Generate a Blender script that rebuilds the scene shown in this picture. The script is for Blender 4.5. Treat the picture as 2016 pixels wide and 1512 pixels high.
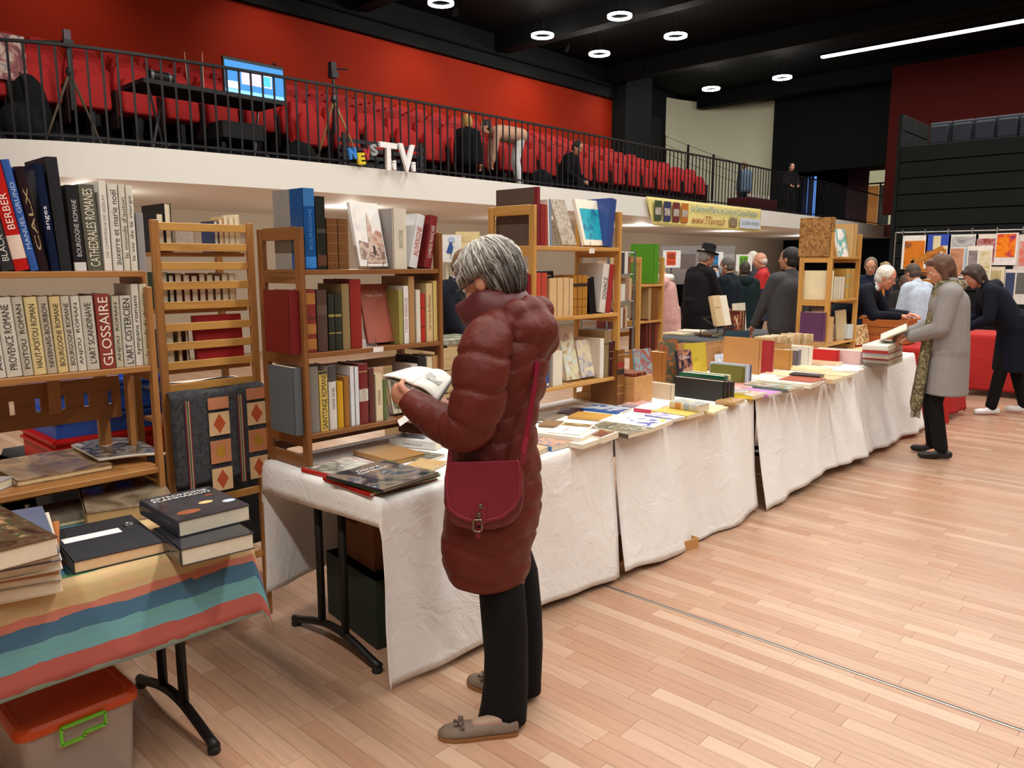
import bpy, bmesh, math, random
from mathutils import Vector as V, Matrix as Mx
for _o in list(bpy.data.objects): bpy.data.objects.remove(_o)
SC = bpy.context.scene
COL = SC.collection
# ---------------------------------------------------------------- camera (2016 x 1512 frame)
FPX, CAMH, PSI, TH = 1514.0, 1.60, math.radians(43.0), math.radians(8.9)
FW = V((-math.sin(PSI)*math.cos(TH), math.cos(PSI)*math.cos(TH), -math.sin(TH)))
RT = V((math.cos(PSI), math.sin(PSI), 0.0)); UP = RT.cross(FW); CP = V((0, 0, CAMH))
_c = bpy.data.cameras.new('camera'); _c.sensor_width = 36.0; _c.lens = FPX*36.0/2016.0; _c.clip_end = 200
cam = bpy.data.objects.new('camera', _c); COL.objects.link(cam)
cam.matrix_world = Mx(((RT.x, UP.x, -FW.x, CP.x), (RT.y, UP.y, -FW.y, CP.y), (RT.z, UP.z, -FW.z, CP.z), (0, 0, 0, 1)))
SC.camera = cam
# ---------------------------------------------------------------- world, lights, exposure
W = bpy.data.worlds.new('hall_ambient'); SC.world = W; W.use_nodes = True
W.node_tree.nodes['Background'].inputs[0].default_value = (1.0, .93, .85, 1)
W.node_tree.nodes['Background'].inputs[1].default_value = 0.10
SC.view_settings.view_transform = 'Standard'; SC.view_settings.look = 'None'
SC.view_settings.exposure = 0.0; SC.view_settings.gamma = 1.0; SC.view_settings.use_curve_mapping = False
CEIL = 7.3
def area(name, loc, sx, sy, e, col=(1, .95, .88), rot=(0, 0, 0), spread=math.pi):
    l = bpy.data.lights.new(name, 'AREA'); l.shape = 'RECTANGLE'; l.size = sx; l.size_y = sy; l.energy = e; l.color = col; l.spread = spread
    o = bpy.data.objects.new(name, l); COL.objects.link(o); o.location = loc; o.rotation_euler = rot
    return o
LAMP_ROWS = [(-4.6, 21.2, 8.0, 260), (-1.4, 15.35, 11.0, 520), (-1.2, 9.0, 12.0, 600), (-.6, 3.2, 13.0, 600), (0.6, -1.8, 12.0, 540)]
for cx, cy, ln, e in LAMP_ROWS:
    area('hall_strip_light', (cx, cy, 6.93), ln, .22, e)
def spot(name, loc, to, e, ang=70, blend=.8, col=(1, .86, .7), r=.08):
    l = bpy.data.lights.new(name, 'SPOT'); l.energy = e; l.spot_size = math.radians(ang); l.spot_blend = blend; l.color = col; l.shadow_soft_size = r
    o = bpy.data.objects.new(name, l); COL.objects.link(o); o.location = loc
    o.rotation_euler = (V(to)-V(loc)).to_track_quat('-Z', 'Y').to_euler(); return o
# ---------------------------------------------------------------- helpers
def ray(x, y): return FW + RT*((x-1008)/FPX) - UP*((y-756)/FPX)
def onz(x, y, z): d = ray(x, y); return CP + d*((z-CAMH)/d.z)
def onx(x, y, X): d = ray(x, y); return CP + d*(X/d.x)
def ony(x, y, Y): d = ray(x, y); return CP + d*(Y/d.y)
def atd(x, y, D): return CP + ray(x, y)*D
def lin(h):
    if not isinstance(h, str): return tuple(h)[:3]
    c = [int(h[i:i+2], 16)/255 for i in (0, 2, 4)]
    return tuple((v/12.92 if v <= .04045 else ((v+.055)/1.055)**2.4) for v in c)
MATS = {}
def newmat(key):
    m = bpy.data.materials.new(key); m.use_nodes = True
    nt = m.node_tree; return m, nt, nt.nodes['Principled BSDF']
def _n(nt, t, **kw):
    n = nt.nodes.new(t)
    for k, v in kw.items():
        if k in n.inputs: n.inputs[k].default_value = v
        else: setattr(n, k, v)
    return n
def ramp(nt, stops, interp='LINEAR'):
    r = nt.nodes.new('ShaderNodeValToRGB'); r.color_ramp.interpolation = interp
    e = r.color_ramp.elements
    while len(e) < len(stops): e.new(.5)
    for el, (p, c) in zip(e, stops): el.position = p; el.color = (*lin(c), 1)
    return r
def coords(nt, scale=(1, 1, 1), kind='Object', loc=(0, 0, 0)):
    t = nt.nodes.new('ShaderNodeTexCoord'); m = nt.nodes.new('ShaderNodeMapping')
    m.inputs['Scale'].default_value = scale; m.inputs['Location'].default_value = loc
    nt.links.new(t.outputs[kind], m.inputs['Vector']); return m.outputs[0]
def mat(c, rough=.6, metal=0., var=.12, scale=14., bump=0., bscale=120., spec=.5, emit=0., alpha=1., trans=0., sheen=0.):
    """plain material with a gentle procedural tone variation"""
    key = ('p', c if isinstance(c, str) else tuple(c), rough, metal, var, scale, bump, bscale, spec, emit, alpha, trans, sheen)
    if key in MATS: return MATS[key]
    m, nt, b = newmat('plain_'+str(c)[:6]); L = nt.links
    c = lin(c)
    b.inputs['Roughness'].default_value = rough; b.inputs['Metallic'].default_value = metal
    b.inputs['Specular IOR Level'].default_value = spec
    if sheen: b.inputs['Sheen Weight'].default_value = sheen
    co = coords(nt)
    if var:
        n = _n(nt, 'ShaderNodeTexNoise', Scale=scale, Detail=3.0); L.new(co, n.inputs['Vector'])
        r = ramp(nt, [(.25, [v*(1-var) for v in c]), (.75, [min(1, v*(1+var)) for v in c])])
        L.new(n.outputs['Fac'], r.inputs[0]); L.new(r.outputs[0], b.inputs['Base Color'])
    else: b.inputs['Base Color'].default_value = (*c, 1)
    if bump:
        n2 = _n(nt, 'ShaderNodeTexNoise', Scale=bscale, Detail=4.0); L.new(co, n2.inputs['Vector'])
        bp = _n(nt, 'ShaderNodeBump', Strength=bump, Distance=.01); L.new(n2.outputs['Fac'], bp.inputs['Height']); L.new(bp.outputs[0], b.inputs['Normal'])
    if emit: b.inputs['Emission Color'].default_value = (*c, 1); b.inputs['Emission Strength'].default_value = emit
    if alpha < 1: b.inputs['Alpha'].default_value = alpha
    if trans: b.inputs['Transmission Weight'].default_value = trans
    MATS[key] = m; return m
def wood(c1, c2, rough=.45, axis=2, sc=1.0):
    key = ('w', c1, c2, rough, axis, sc)
    if key in MATS: return MATS[key]
    m, nt, b = newmat('wood_'+c1); L = nt.links
    s = [26*sc]*3; s[axis] = 1.6*sc
    co = coords(nt, s)
    n = _n(nt, 'ShaderNodeTexNoise', Scale=1.6, Detail=6.0, Roughness=.6, Distortion=.6); L.new(co, n.inputs['Vector'])
    r = ramp(nt, [(.3, c2), (.5, c1), (.72, c1)]); L.new(n.outputs['Fac'], r.inputs[0]); L.new(r.outputs[0], b.inputs['Base Color'])
    b.inputs['Roughness'].default_value = rough
    bp = _n(nt, 'ShaderNodeBump', Strength=.08, Distance=.004); L.new(n.outputs['Fac'], bp.inputs['Height']); L.new(bp.outputs[0], b.inputs['Normal'])
    MATS[key] = m; return m
def art(cols, scale=9., seed=0, rough=.35, interp='LINEAR', dist=1.0):
    """printed picture: blotches of the given colours"""
    key = ('a', tuple(cols), scale, seed, rough, interp, dist)
    if key in MATS: return MATS[key]
    m, nt, b = newmat('print'); L = nt.links
    co = coords(nt, loc=(seed*3.7, seed*1.3, seed*2.1))
    n = _n(nt, 'ShaderNodeTexNoise', Scale=scale, Detail=3.0, Distortion=dist); L.new(co, n.inputs['Vector'])
    k = len(cols); r = ramp(nt, [(.3+.42*i/max(1, k-1), c) for i, c in enumerate(cols)], interp)
    L.new(n.outputs['Fac'], r.inputs[0]); L.new(r.outputs[0], b.inputs['Base Color']); b.inputs['Roughness'].default_value = rough
    MATS[key] = m; return m
def glow(c, s):
    key = ('g', c, s)
    if key in MATS: return MATS[key]
    m, nt, b = newmat('glow'); b.inputs['Base Color'].default_value = (*lin(c), 1); b.inputs['Emission Color'].default_value = (*lin(c), 1); b.inputs['Emission Strength'].default_value = s
    MATS[key] = m; return m
X3, Y3, Z3 = V((1, 0, 0)), V((0, 1, 0)), V((0, 0, 1))
class MB:
    def __init__(s): s.v = []; s.f = []; s.mi = []; s.uv = None; s.cur = 0
    def add(s, vs, fs):
        k = len(s.v); s.v += [tuple(p) for p in vs]; s.f += [tuple(i+k for i in f) for f in fs]; s.mi += [s.cur]*len(fs); return s
    def box(s, x0, y0, z0, x1, y1, z1):
        return s.add([(x, y, z) for z in (z0, z1) for y in (y0, y1) for x in (x0, x1)], [(0, 2, 3, 1), (4, 5, 7, 6), (0, 1, 5, 4), (2, 6, 7, 3), (0, 4, 6, 2), (1, 3, 7, 5)])
    def ob(s, c, a, b, d):
        c, a, b, d = V(c), V(a), V(b), V(d)
        if a.cross(b).dot(d) < 0: a = -a
        return s.add([c+a*i+b*j+d*k for k in (-1, 1) for j in (-1, 1) for i in (-1, 1)], [(0, 2, 3, 1), (4, 5, 7, 6), (0, 1, 5, 4), (2, 6, 7, 3), (0, 4, 6, 2), (1, 3, 7, 5)])
    def bar(s, p, q, w, h, up=Z3):
        p, q = V(p), V(q); d = (q-p); L = d.length; d.normalize()
        sd = d.cross(V(up))
        if sd.length < 1e-4: sd = d.cross(X3)
        sd.normalize(); u = sd.cross(d)
        return s.ob((p+q)/2, d*L/2, sd*w/2, u*h/2)
    def tube(s, pts, r, n=8, cap=True):
        pts = [V(p) for p in pts]; k = len(pts)
        rs = r if isinstance(r, (list, tuple)) else [r]*k
        base = len(s.v); prev = None
        for i, p in enumerate(pts):
            t = (pts[min(i+1, k-1)]-pts[max(i-1, 0)])
            if t.length < 1e-9: t = Z3.copy()
            t.normalize()
            if prev is None:
                a = t.cross(Z3)
                if a.length < .05: a = t.cross(X3)
            else: a = prev - t*prev.dot(t)
            a.normalize(); prev = a; b = t.cross(a)
            for j in range(n):
                th = 2*math.pi*j/n; s.v.append(tuple(p+(a*math.cos(th)+b*math.sin(th))*rs[i]))
        fs = []
        for i in range(k-1):
            for j in range(n):
                fs.append((base+i*n+j, base+i*n+(j+1) % n, base+(i+1)*n+(j+1) % n, base+(i+1)*n+j))
        if cap: fs.append(tuple(base+j for j in reversed(range(n)))); fs.append(tuple(base+(k-1)*n+j for j in range(n)))
        s.f += fs; s.mi += [s.cur]*len(fs); return s
    def rings(s, rings, cap=True, closed=True):
        """loft of equally long point rings"""
        n = len(rings[0]); base = len(s.v); fs = []
        for r in rings: s.v += [tuple(p) for p in r]
        for i in range(len(rings)-1):
            for j in range(n if closed else n-1):
                fs.append((base+i*n+j, base+i*n+(j+1) % n, base+(i+1)*n+(j+1) % n, base+(i+1)*n+j))
        if cap: fs.append(tuple(base+j for j in reversed(range(n)))); fs.append(tuple(base+(len(rings)-1)*n+j for j in range(n)))
        s.f += fs; s.mi += [s.cur]*len(fs); return s
    def lathe(s, prof, n=16, c=(0, 0, 0), ax=Z3, sx=1., sy=1.):
        c = V(c); ax = V(ax).normalized(); a = ax.cross(X3)
        if a.length < .1: a = ax.cross(Y3)
        a.normalize(); b = ax.cross(a)
        return s.rings([[c+ax*z+a*(r*sx*math.cos(2*math.pi*j/n))+b*(r*sy*math.sin(2*math.pi*j/n)) for j in range(n)] for r, z in prof])
    def ball(s, c, r, n=12, m=8):
        r = V(r) if hasattr(r, '__len__') else V((r, r, r)); c = V(c); R = []
        for i in range(m+1):
            ph = math.pi*(i/m) ; q = max(.02, math.sin(ph))
            R.append([c+V((r.x*q*math.cos(2*math.pi*j/n), r.y*q*math.sin(2*math.pi*j/n), -r.z*math.cos(ph))) for j in range(n)])
        return s.rings(R)
    def cap(s, p, q, r0, r1, n=10):
        p, q = V(p), V(q); d = (q-p); L = d.length
        if L < 1e-5: return s.ball(p, max(r0, r1))
        d.normalize(); prof = []
        for i in range(5): a = math.pi/2*i/4; prof.append((max(.0005, r0*math.sin(a)), -r0*math.cos(a)))
        for i in range(5): a = math.pi/2*i/4; prof.append((max(.0005, r1*math.cos(a)), L+r1*math.sin(a)))
        return s.lathe(prof, n, p, d)
    def prism(s, poly, a, b, o=(0, 0, 0), ex=X3, ey=Y3):
        """polygon in the ex,ey plane extruded from a to b along ex x ey"""
        o = V(o); ex = V(ex); ey = V(ey); nz = ex.cross(ey)
        P = [o+ex*p[0]+ey*p[1] for p in poly]
        return s.rings([[p+nz*a for p in P], [p+nz*b for p in P]])
    def grid(s, fn, nu, nv, uvf=None):
        base = len(s.v)
        if s.uv is None: s.uv = {}
        for i in range(nu+1):
            for j in range(nv+1):
                u, v = i/nu, j/nv; s.uv[len(s.v)] = uvf(u, v) if uvf else (u, v); s.v.append(tuple(fn(u, v)))
        for i in range(nu):
            for j in range(nv):
                a = base+i*(nv+1)+j; s.f.append((a, a+nv+1, a+nv+2, a+1)); s.mi.append(s.cur)
        return s
    def build(s, name, m, parent=None, smooth=False, bevel=0., solid=0., M=None, seg=1, fixn=False):
        me = bpy.data.meshes.new(name); me.from_pydata(s.v, [], s.f)
        for mm in (m if isinstance(m, (list, tuple)) else [m]): me.materials.append(mm)
        if isinstance(m, (list, tuple)) and len(m) > 1: me.polygons.foreach_set('material_index', s.mi)
        if s.uv:
            ul = me.uv_layers.new(name='UVMap')
            for lp in me.loops: ul.data[lp.index].uv = s.uv.get(lp.vertex_index, (0, 0))
        if smooth: me.polygons.foreach_set('use_smooth', [True]*len(s.f))
        if fixn:
            bm = bmesh.new(); bm.from_mesh(me); bmesh.ops.recalc_face_normals(bm, faces=bm.faces); bm.to_mesh(me); bm.free()
        me.update(); o = bpy.data.objects.new(name, me); COL.objects.link(o)
        if parent is not None: o.parent = parent
        if M is not None: o.matrix_local = M
        if solid: md = o.modifiers.new('thick', 'SOLIDIFY'); md.thickness = solid; md.offset = 0
        if bevel: md = o.modifiers.new('bevel', 'BEVEL'); md.width = bevel; md.segments = seg; md.limit_method = 'ANGLE'
        return o
def tag(o, label=None, cat=None, group=None, kind=None):
    if label: o['label'] = label
    if cat: o['category'] = cat
    if group: o['group'] = group
    if kind: o['kind'] = kind
    return o
def thing(name, label, cat, M=None, group=None):
    o = bpy.data.objects.new(name, None); COL.objects.link(o); o.empty_display_size = .1
    if M is not None: o.matrix_world = M if isinstance(M, Mx) else Mx.Translation(V(M))
    return tag(o, label, cat, group)
def struct(o): o['kind'] = 'structure'; return o
def copytree(o, parent=None):
    c = o.copy(); COL.objects.link(c)
    if parent is not None: c.parent = parent
    for ch in list(o.children): copytree(ch, c)
    return c
def frame(o, x, y, z):
    x, y, z, o = V(x), V(y), V(z), V(o)
    return Mx(((x.x, y.x, z.x, o.x), (x.y, y.y, z.y, o.y), (x.z, y.z, z.z, o.z), (0, 0, 0, 1)))
def RX(a): return Mx.Rotation(math.radians(a), 4, 'X')
def RY(a): return Mx.Rotation(math.radians(a), 4, 'Y')
def RZ(a): return Mx.Rotation(math.radians(a), 4, 'Z')
def TR(*p): return Mx.Translation(V(p[0]) if len(p) == 1 else V(p))
_TX = {}
def textmesh(s, size, ext=0., bold=0., wid=1., shear=0.):
    key = (s, ext, bold, wid, shear)
    if key not in _TX:
        cu = bpy.data.curves.new('lettering', 'FONT'); cu.body = s; cu.size = 1.; cu.align_x = 'CENTER'; cu.align_y = 'CENTER'
        cu.extrude = ext; cu.offset = bold; cu.space_character = wid; cu.shear = shear; cu.resolution_u = 3
        to = bpy.data.objects.new('lettering', cu); COL.objects.link(to)
        dg = bpy.context.evaluated_depsgraph_get(); me = bpy.data.meshes.new_from_object(to.evaluated_get(dg))
        bpy.data.objects.remove(to)
        xs = [v.co.x for v in me.vertices] or [0]; ys = [v.co.y for v in me.vertices] or [0]
        _TX[key] = (me, max(xs)-min(xs), max(ys)-min(ys), (max(xs)+min(xs))/2, (max(ys)+min(ys))/2)
    return _TX[key]
def text(s, m, parent, M, length=None, height=None, name='lettering', ext=0., bold=0., wid=1., shear=0.):
    """flat lettering centred on M's origin, along its x axis; scaled to fit length and height"""
    me0, w, h, cx, cy = textmesh(s, 1., ext, bold, wid, shear)
    me = me0.copy(); me.materials.clear(); me.materials.append(m)
    kx = length/w if length else height/max(h, .01); ky = height/max(h, .01) if height else kx
    o = bpy.data.objects.new(name, me); COL.objects.link(o)
    if parent is not None: o.parent = parent
    o.matrix_local = M @ Mx.Diagonal((kx, ky, ky if ext else 1, 1)) @ TR(-cx, -cy, 0); return o
ORD = ['first', 'second', 'third', 'fourth', 'fifth', 'sixth', 'seventh', 'eighth', 'ninth', 'tenth', 'eleventh', 'twelfth', 'thirteenth', 'fourteenth', 'fifteenth', 'sixteenth', 'seventeenth', 'eighteenth', 'nineteenth', 'twentieth', 'twenty-first', 'twenty-second', 'twenty-third', 'twenty-fourth', 'twenty-fifth', 'twenty-sixth']
RND = random.Random(7)
# ---------------------------------------------------------------- the setting
BLK = mat('060607', .8, var=.2, scale=2, spec=.1)
DRK = mat('0a0b0c', .8, var=.15, scale=2, spec=.1)
def plankmat(c):
    return wood(c, '%02x%02x%02x' % tuple(max(0, int(int(c[i:i+2], 16)*.90)) for i in (0, 2, 4)), .33, 0, 1.1)
PC = ['b38e74', 'b08a70', 'b7937a', 'ad846a', 'bb987f', 'b18c72', 'c09f86', 'af866c', 'b59178']
FLM = [plankmat(c) for c in PC]
flo = struct(MB().box(-17, -7, -.3, 8, 32, -.012).build('floor', mat('6b4a36', .6)))
# parquet strips run along X; near ones are separate pieces, the rest one part
PW, PL = .072, .56
rp = random.Random(3); near = []; far = []
SEAM = 3.0
cells = []
j0, j1 = int(-1.2/PW), int(30/PW)
for j in range(j0, j1):
    y0 = j*PW
    x = -16.5 + rp.random()*PL
    while x < 3.5:
        L = PL*(.72+.5*rp.random()); cells.append((x, y0, L, rp.randrange(len(PC)))); x += L
def proj(p):
    v = V(p)-CP; z = v.dot(FW)
    if z < .2: return None
    return 1008+FPX*v.dot(RT)/z, 756-FPX*v.dot(UP)/z, z
def vis(c):
    q = proj((c[0]+c[2]/2, c[1]+PW/2, 0))
    if not q or q[0] < -60 or q[0] > 2080 or q[1] > 1600 or c[0] < -3.0 and c[1] > 1.7: return 99
    return q[2]
cells.sort(key=vis)
share = {}
for i, (x, y0, L, k) in enumerate(cells):
    g = .0006
    if i < 290:
        key = (k, round(L*12)/12)
        if key not in share:
            o = MB().box(0, 0, -.012, key[1]-2*g, PW-2*g, 0).build('plank', FLM[k], flo); share[key] = o.data
        else:
            o = bpy.data.objects.new('plank', share[key]); COL.objects.link(o); o.parent = flo
        o.location = (x+g, y0+g, 0); o.scale.x = (L-2*g)/(key[1]-2*g)
    else: far.append((x, y0, L, k))
mb = MB()
for x, y0, L, k in far: mb.cur = k; mb.box(x+.0006, y0+.0006, -.012, x+L-.0006, y0+PW-.0006, 0)
o = mb.build('parquet_strips', FLM, flo); o['kind'] = 'stuff'
tr = MB(); tr.box(-9, SEAM-.012, 0, 3, SEAM-.004, .0025); tr.cur = 1; tr.box(-9, SEAM-.004, 0, 3, SEAM+.006, .0015)
struct(tr.build('trim_1', [mat('b9b6b0', .35, .8), mat('2a2c30', .5)]))
# ceiling with beams
cl = struct(MB().box(-17, -7, CEIL, 8, 32, CEIL+.2).build('ceiling', BLK))
for i, yb in enumerate((5.5, 10.2, 14.6, 19.2, 24.4)):
    struct(MB().box(-14.1, yb, CEIL-.45, 7.7, yb+.35, CEIL-.001).build('ceiling_beam', DRK))
# red wall at the back of the balcony
RED = mat('9c260c', .7, var=.04, scale=.8, spec=.12)
WT = 6.5
struct(MB().box(-14.6, -7, 2.8, -14.4, 19.9, WT).build('wall_back', RED))
bl = struct(MB().box(-15, -7, WT, -14.25, 19.9, CEIL).build('trim_2', mat('14181a', .8, spec=.15)))
MB().box(-14.25, -7, WT+.28, -14.18, 19.9, WT+.32).build('ledge', BLK, bl)
# dark pier with a dark doorway, then the pale curved wall
pier = struct(MB().box(-15.0, 19.9, 2.8, -13.9, 21.3, CEIL).box(-15.3, 21.3, 2.8, -14.7, 24.0, CEIL).build('wall_pier', mat('191e1f', .8, spec=.15)))
MB().box(-14.66, 21.5, 2.9, -14.62, 23.0, 6.4).build('dark_panel', mat('0f1112', .8), pier)
PALE = mat('e2e1c6', .8, var=.02, scale=.6)
A0, A1 = onz(1278, 183, 7.15), onz(1545, 195, 7.15)
mid = onz(1400, 202, 7.15)
def arc3(t):
    p0, p1, p2 = A0, mid*2-(A0+A1)/2, A1
    return p0*(1-t)**2+p1*2*t*(1-t)+p2*t*t
N = 16; mb = MB(); R = []
for i in range(N+1):
    p = arc3(i/N); q = p+V((p.x, p.y, 0)).normalized()*.3
    R.append([V((p.x, p.y, 2.6)), V((p.x, p.y, 7.15)), V((q.x, q.y, 7.15)), V((q.x, q.y, 2.6))])
struct(mb.rings(R).build('wall_pale', PALE, smooth=False))
# dark wall to the right of it and the far passage
B0 = V((A1.x+.02, A1.y-.5, 0)); 
struct(MB().box(-17, 29.5, 0, 8, 29.9, CEIL).build('wall_far', mat('101214', .8, spec=.1)))
dk = struct(MB().box(B0.x-.05, B0.y-.2, 4.6, -4.0, B0.y+.3, CEIL).box(B0.x-.05, B0.y-.2, 2.5, B0.x+.75, B0.y+.3, 4.6).build('wall_dark', mat('121616', .85, spec=.1)))
# side walls behind the camera
struct(MB().box(7.8, -7, 0, 8, 32, CEIL).build('wall_right', mat('3a3431', .8)))
struct(MB().box(-17, -7.2, 0, 8, -7, CEIL).build('wall_near', mat('cfc4b4', .8)))
struct(MB().box(-17.2, -7, 0, -17, 32, CEIL).build('wall_left', mat('2a2a2a', .8)))
# balcony
EDGE = [(-12.6, -1.5), (-11.3, .2), (-10.5, 1.1), (-9.85, 1.75), (-9.35, 2.3), (-9.0, 2.9), (-8.78, 3.7), (-8.64, 4.6), (-8.55, 5.6), (-8.5, 7), (-8.46, 9), (-8.4, 12), (-8.35, 16), (-8.4, 20), (-8.6, 24), (-9.0, 29.4)]
def catm(P, k=6):
    out = []
    for i in range(len(P)-1):
        p0, p1, p2, p3 = [V((*P[max(0, min(len(P)-1, j))], 0)) for j in (i-1, i, i+1, i+2)]
        for q in range(k):
            t = q/k
            out.append(.5*((2*p1)+(p2-p0)*t+(2*p0-5*p1+4*p2-p3)*t*t+(3*p1-p0-3*p2+p3)*t**3))
    out.append(V((*P[-1], 0))); return out
EC = catm(EDGE)
SLAB, SOFF = 2.85, 2.49
CREAM = mat('e2e0da', .7, var=.02, scale=1)
mb = MB(); R = []
for p in EC: R.append([V((p.x, p.y, SOFF)), V((p.x, p.y, SLAB)), V((-16.8, p.y, SLAB)), V((-16.8, p.y, SOFF))])
bal = struct(mb.rings(R).build('balcony_slab', CREAM))
mb = MB(); mb.rings([[V((p.x-.14, p.y, SLAB)), V((p.x-.14, p.y, SLAB+.004)), V((-14.4, p.y, SLAB+.004)), V((-14.4, p.y, SLAB))] for p in EC])
mb.build('balcony_carpet', mat('141416', .9), bal)
# beige wall below the balcony with a door opening
bw = struct(MB().box(-13.2, -7, 0, -13.0, 29.4, SOFF).build('wall_beige', mat('c9c0b0', .8, var=.03, scale=1)))
# railing
rail = thing('balcony_railing', 'black metal railing with many thin vertical bars along the balcony edge', 'railing', V((0, 0, 0)))
BK = mat('1a1a1c', .45, .4)
RO = [V((p.x-.06, p.y, 0)) for p in EC]
RH = .98
MB().rings([[p+V((-.02, 0, SLAB+RH-.03)), p+V((.02, 0, SLAB+RH-.03)), p+V((.02, 0, SLAB+RH)), p+V((-.02, 0, SLAB+RH))] for p in RO]).build('handrail', BK, rail)
MB().rings([[p+V((-.008, 0, SLAB+.05)), p+V((.008, 0, SLAB+.05)), p+V((.008, 0, SLAB+.075)), p+V((-.008, 0, SLAB+.075))] for p in RO]).build('bottom_rail', BK, rail)
bme = None; acc = 0.; nxt = 0.
for a, b in zip(RO, RO[1:]):
    L = (b-a).length
    while nxt < acc+L:
        p = a+(b-a)*((nxt-acc)/L); nxt += .142
        if p.y < 1.2 or p.y > 26: continue
        if bme is None: o = MB().box(-.006, -.011, .0, .006, .011, RH-.02).build('baluster', BK, rail); bme = o.data
        else: o = bpy.data.objects.new('baluster', bme); COL.objects.link(o); o.parent = rail
        o.location = (p.x, p.y, SLAB)
        d = (b-a); o.rotation_euler.z = math.atan2(-d.x, d.y)
    acc += L
# stepped tiers
tier = []
ROWX = [-9.75-.88*i for i in range(6)]
for i in range(6):
    x1 = ROWX[i]-.1+.55
    st = struct(MB().box(-14.4, -2, SLAB, x1-.0, 17.6, SLAB+.004+.26*i).build('seating_step', mat('131315', .9))) if i else None
# lamps
tubes = []
for i, (cx, cy, ln, e) in enumerate(LAMP_ROWS):
    words = ['long straight ceiling strip light at upper right', 'straight ceiling strip light in front of dark stand', 'straight ceiling strip light over the far tables', 'straight ceiling strip light over the near tables', 'straight ceiling strip light behind the viewer'][i]
    t = thing('strip_light', words, 'ceiling light', V((cx, cy, 6.95)))
    MB().box(-ln/2, -.06, .0, ln/2, .06, .05).build('diffuser', glow('fff6e6', 9.), t)
    MB().box(-ln/2-.02, -.075, .051, ln/2+.02, .075, .10).build('housing', BLK, t)
    for s in (-1, 1): MB().tube([(s*ln*.4, 0, .1), (s*ln*.4, 0, CEIL-6.951)], .006, 6).build('suspension', BLK, t)
RINGS = [(868, 6, 'ring ceiling light cut by the top edge of the picture'), (1068, 70, 'leftmost small ring ceiling light, partly behind a beam'), (1180, 106, 'ring ceiling light left of the largest complete ring'), (1220, 32, 'ring ceiling light partly hidden by a beam near the top'), (1330, 71, 'largest complete ring ceiling light in the middle'), (1400, 175, 'ring ceiling light just above the pale curved wall'), (1540, 153, 'ring ceiling light right above the pale wall corner')]
rm = None
for i, (px, py, lb) in enumerate(RINGS):
    p = onz(px, py, 6.75); t = thing('ring_light', lb, 'ceiling light', p, 'ring ceiling lights')
    r0 = .235
    mb = MB(); K = 28
    rr = [[V(((r0+dr)*math.cos(a), (r0+dr)*math.sin(a), dz)) for dr, dz in ((-.024, -.022), (.024, -.022), (.026, .022), (-.026, .022))] for a in [2*math.pi*q/K for q in range(K+1)]]
    mb.rings(rr, cap=False).build('diffuser', glow('fffaf0', 22.), t, smooth=False)
    MB().rings([[V(((r0+dr)*math.cos(a), (r0+dr)*math.sin(a), dz)) for dr, dz in ((-.03, .023), (.03, .023), (.03, .06), (-.03, .06))] for a in [2*math.pi*q/K for q in range(K+1)]], cap=False).build('housing', BLK, t)
    for q in range(3):
        a = q*2.094; MB().tube([(r0*math.cos(a), r0*math.sin(a), .1), (0, 0, CEIL-6.752)], .004, 5).build('suspension', BLK, t)
    l = bpy.data.lights.new('ring_lamp', 'POINT'); l.energy = 60; l.color = (1, .92, .82); l.shadow_soft_size = .25
    lo = bpy.data.objects.new('ring_lamp', l); COL.objects.link(lo); lo.parent = t; lo.location = (0, 0, -.25)
for yy in (1.0, 4.6, 8.2, 12.0, 15.8, 19.2):
    t = thing('wall_washer', 'small black spotlight fixed above the red wall', 'spotlight', V((-12.9, yy, 6.85)), 'spotlights along the red wall')
    MB().lathe([(.05, 0), (.06, .02), (.06, .16), (.03, .2)], 12, ax=V((.5, 0, 1))).build('can', BLK, t)
    MB().tube([(.08, 0, .18), (.08, 0, CEIL-6.85)], .012, 6).build('mount', BLK, t)
    spot('red_wall_lamp', (-13.0, yy, 6.8), (-14.4, yy, 5.2), 60, 100, 1.0)
for yy in (3.5, 7.4, 11.5, 15.6, 20, 25):
    t = thing('soffit_light', 'flat round light under the balcony soffit', 'ceiling light', V((-10.4, yy, SOFF-.012)), 'lights under the balcony')
    MB().lathe([(.11, 0), (.11, .012)], 18).build('diffuser', glow('fff0d8', 6.), t)
    MB().lathe([(.13, .004), (.13, .012)], 18).build('rim', mat('d8d4cc', .4), t)
    l = bpy.data.lights.new('soffit_lamp', 'POINT'); l.energy = 38; l.color = (1, .94, .84); l.shadow_soft_size = .1
    lo = bpy.data.objects.new('soffit_lamp', l); COL.objects.link(lo); lo.location = (-10.4, yy, SOFF-.16)
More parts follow.
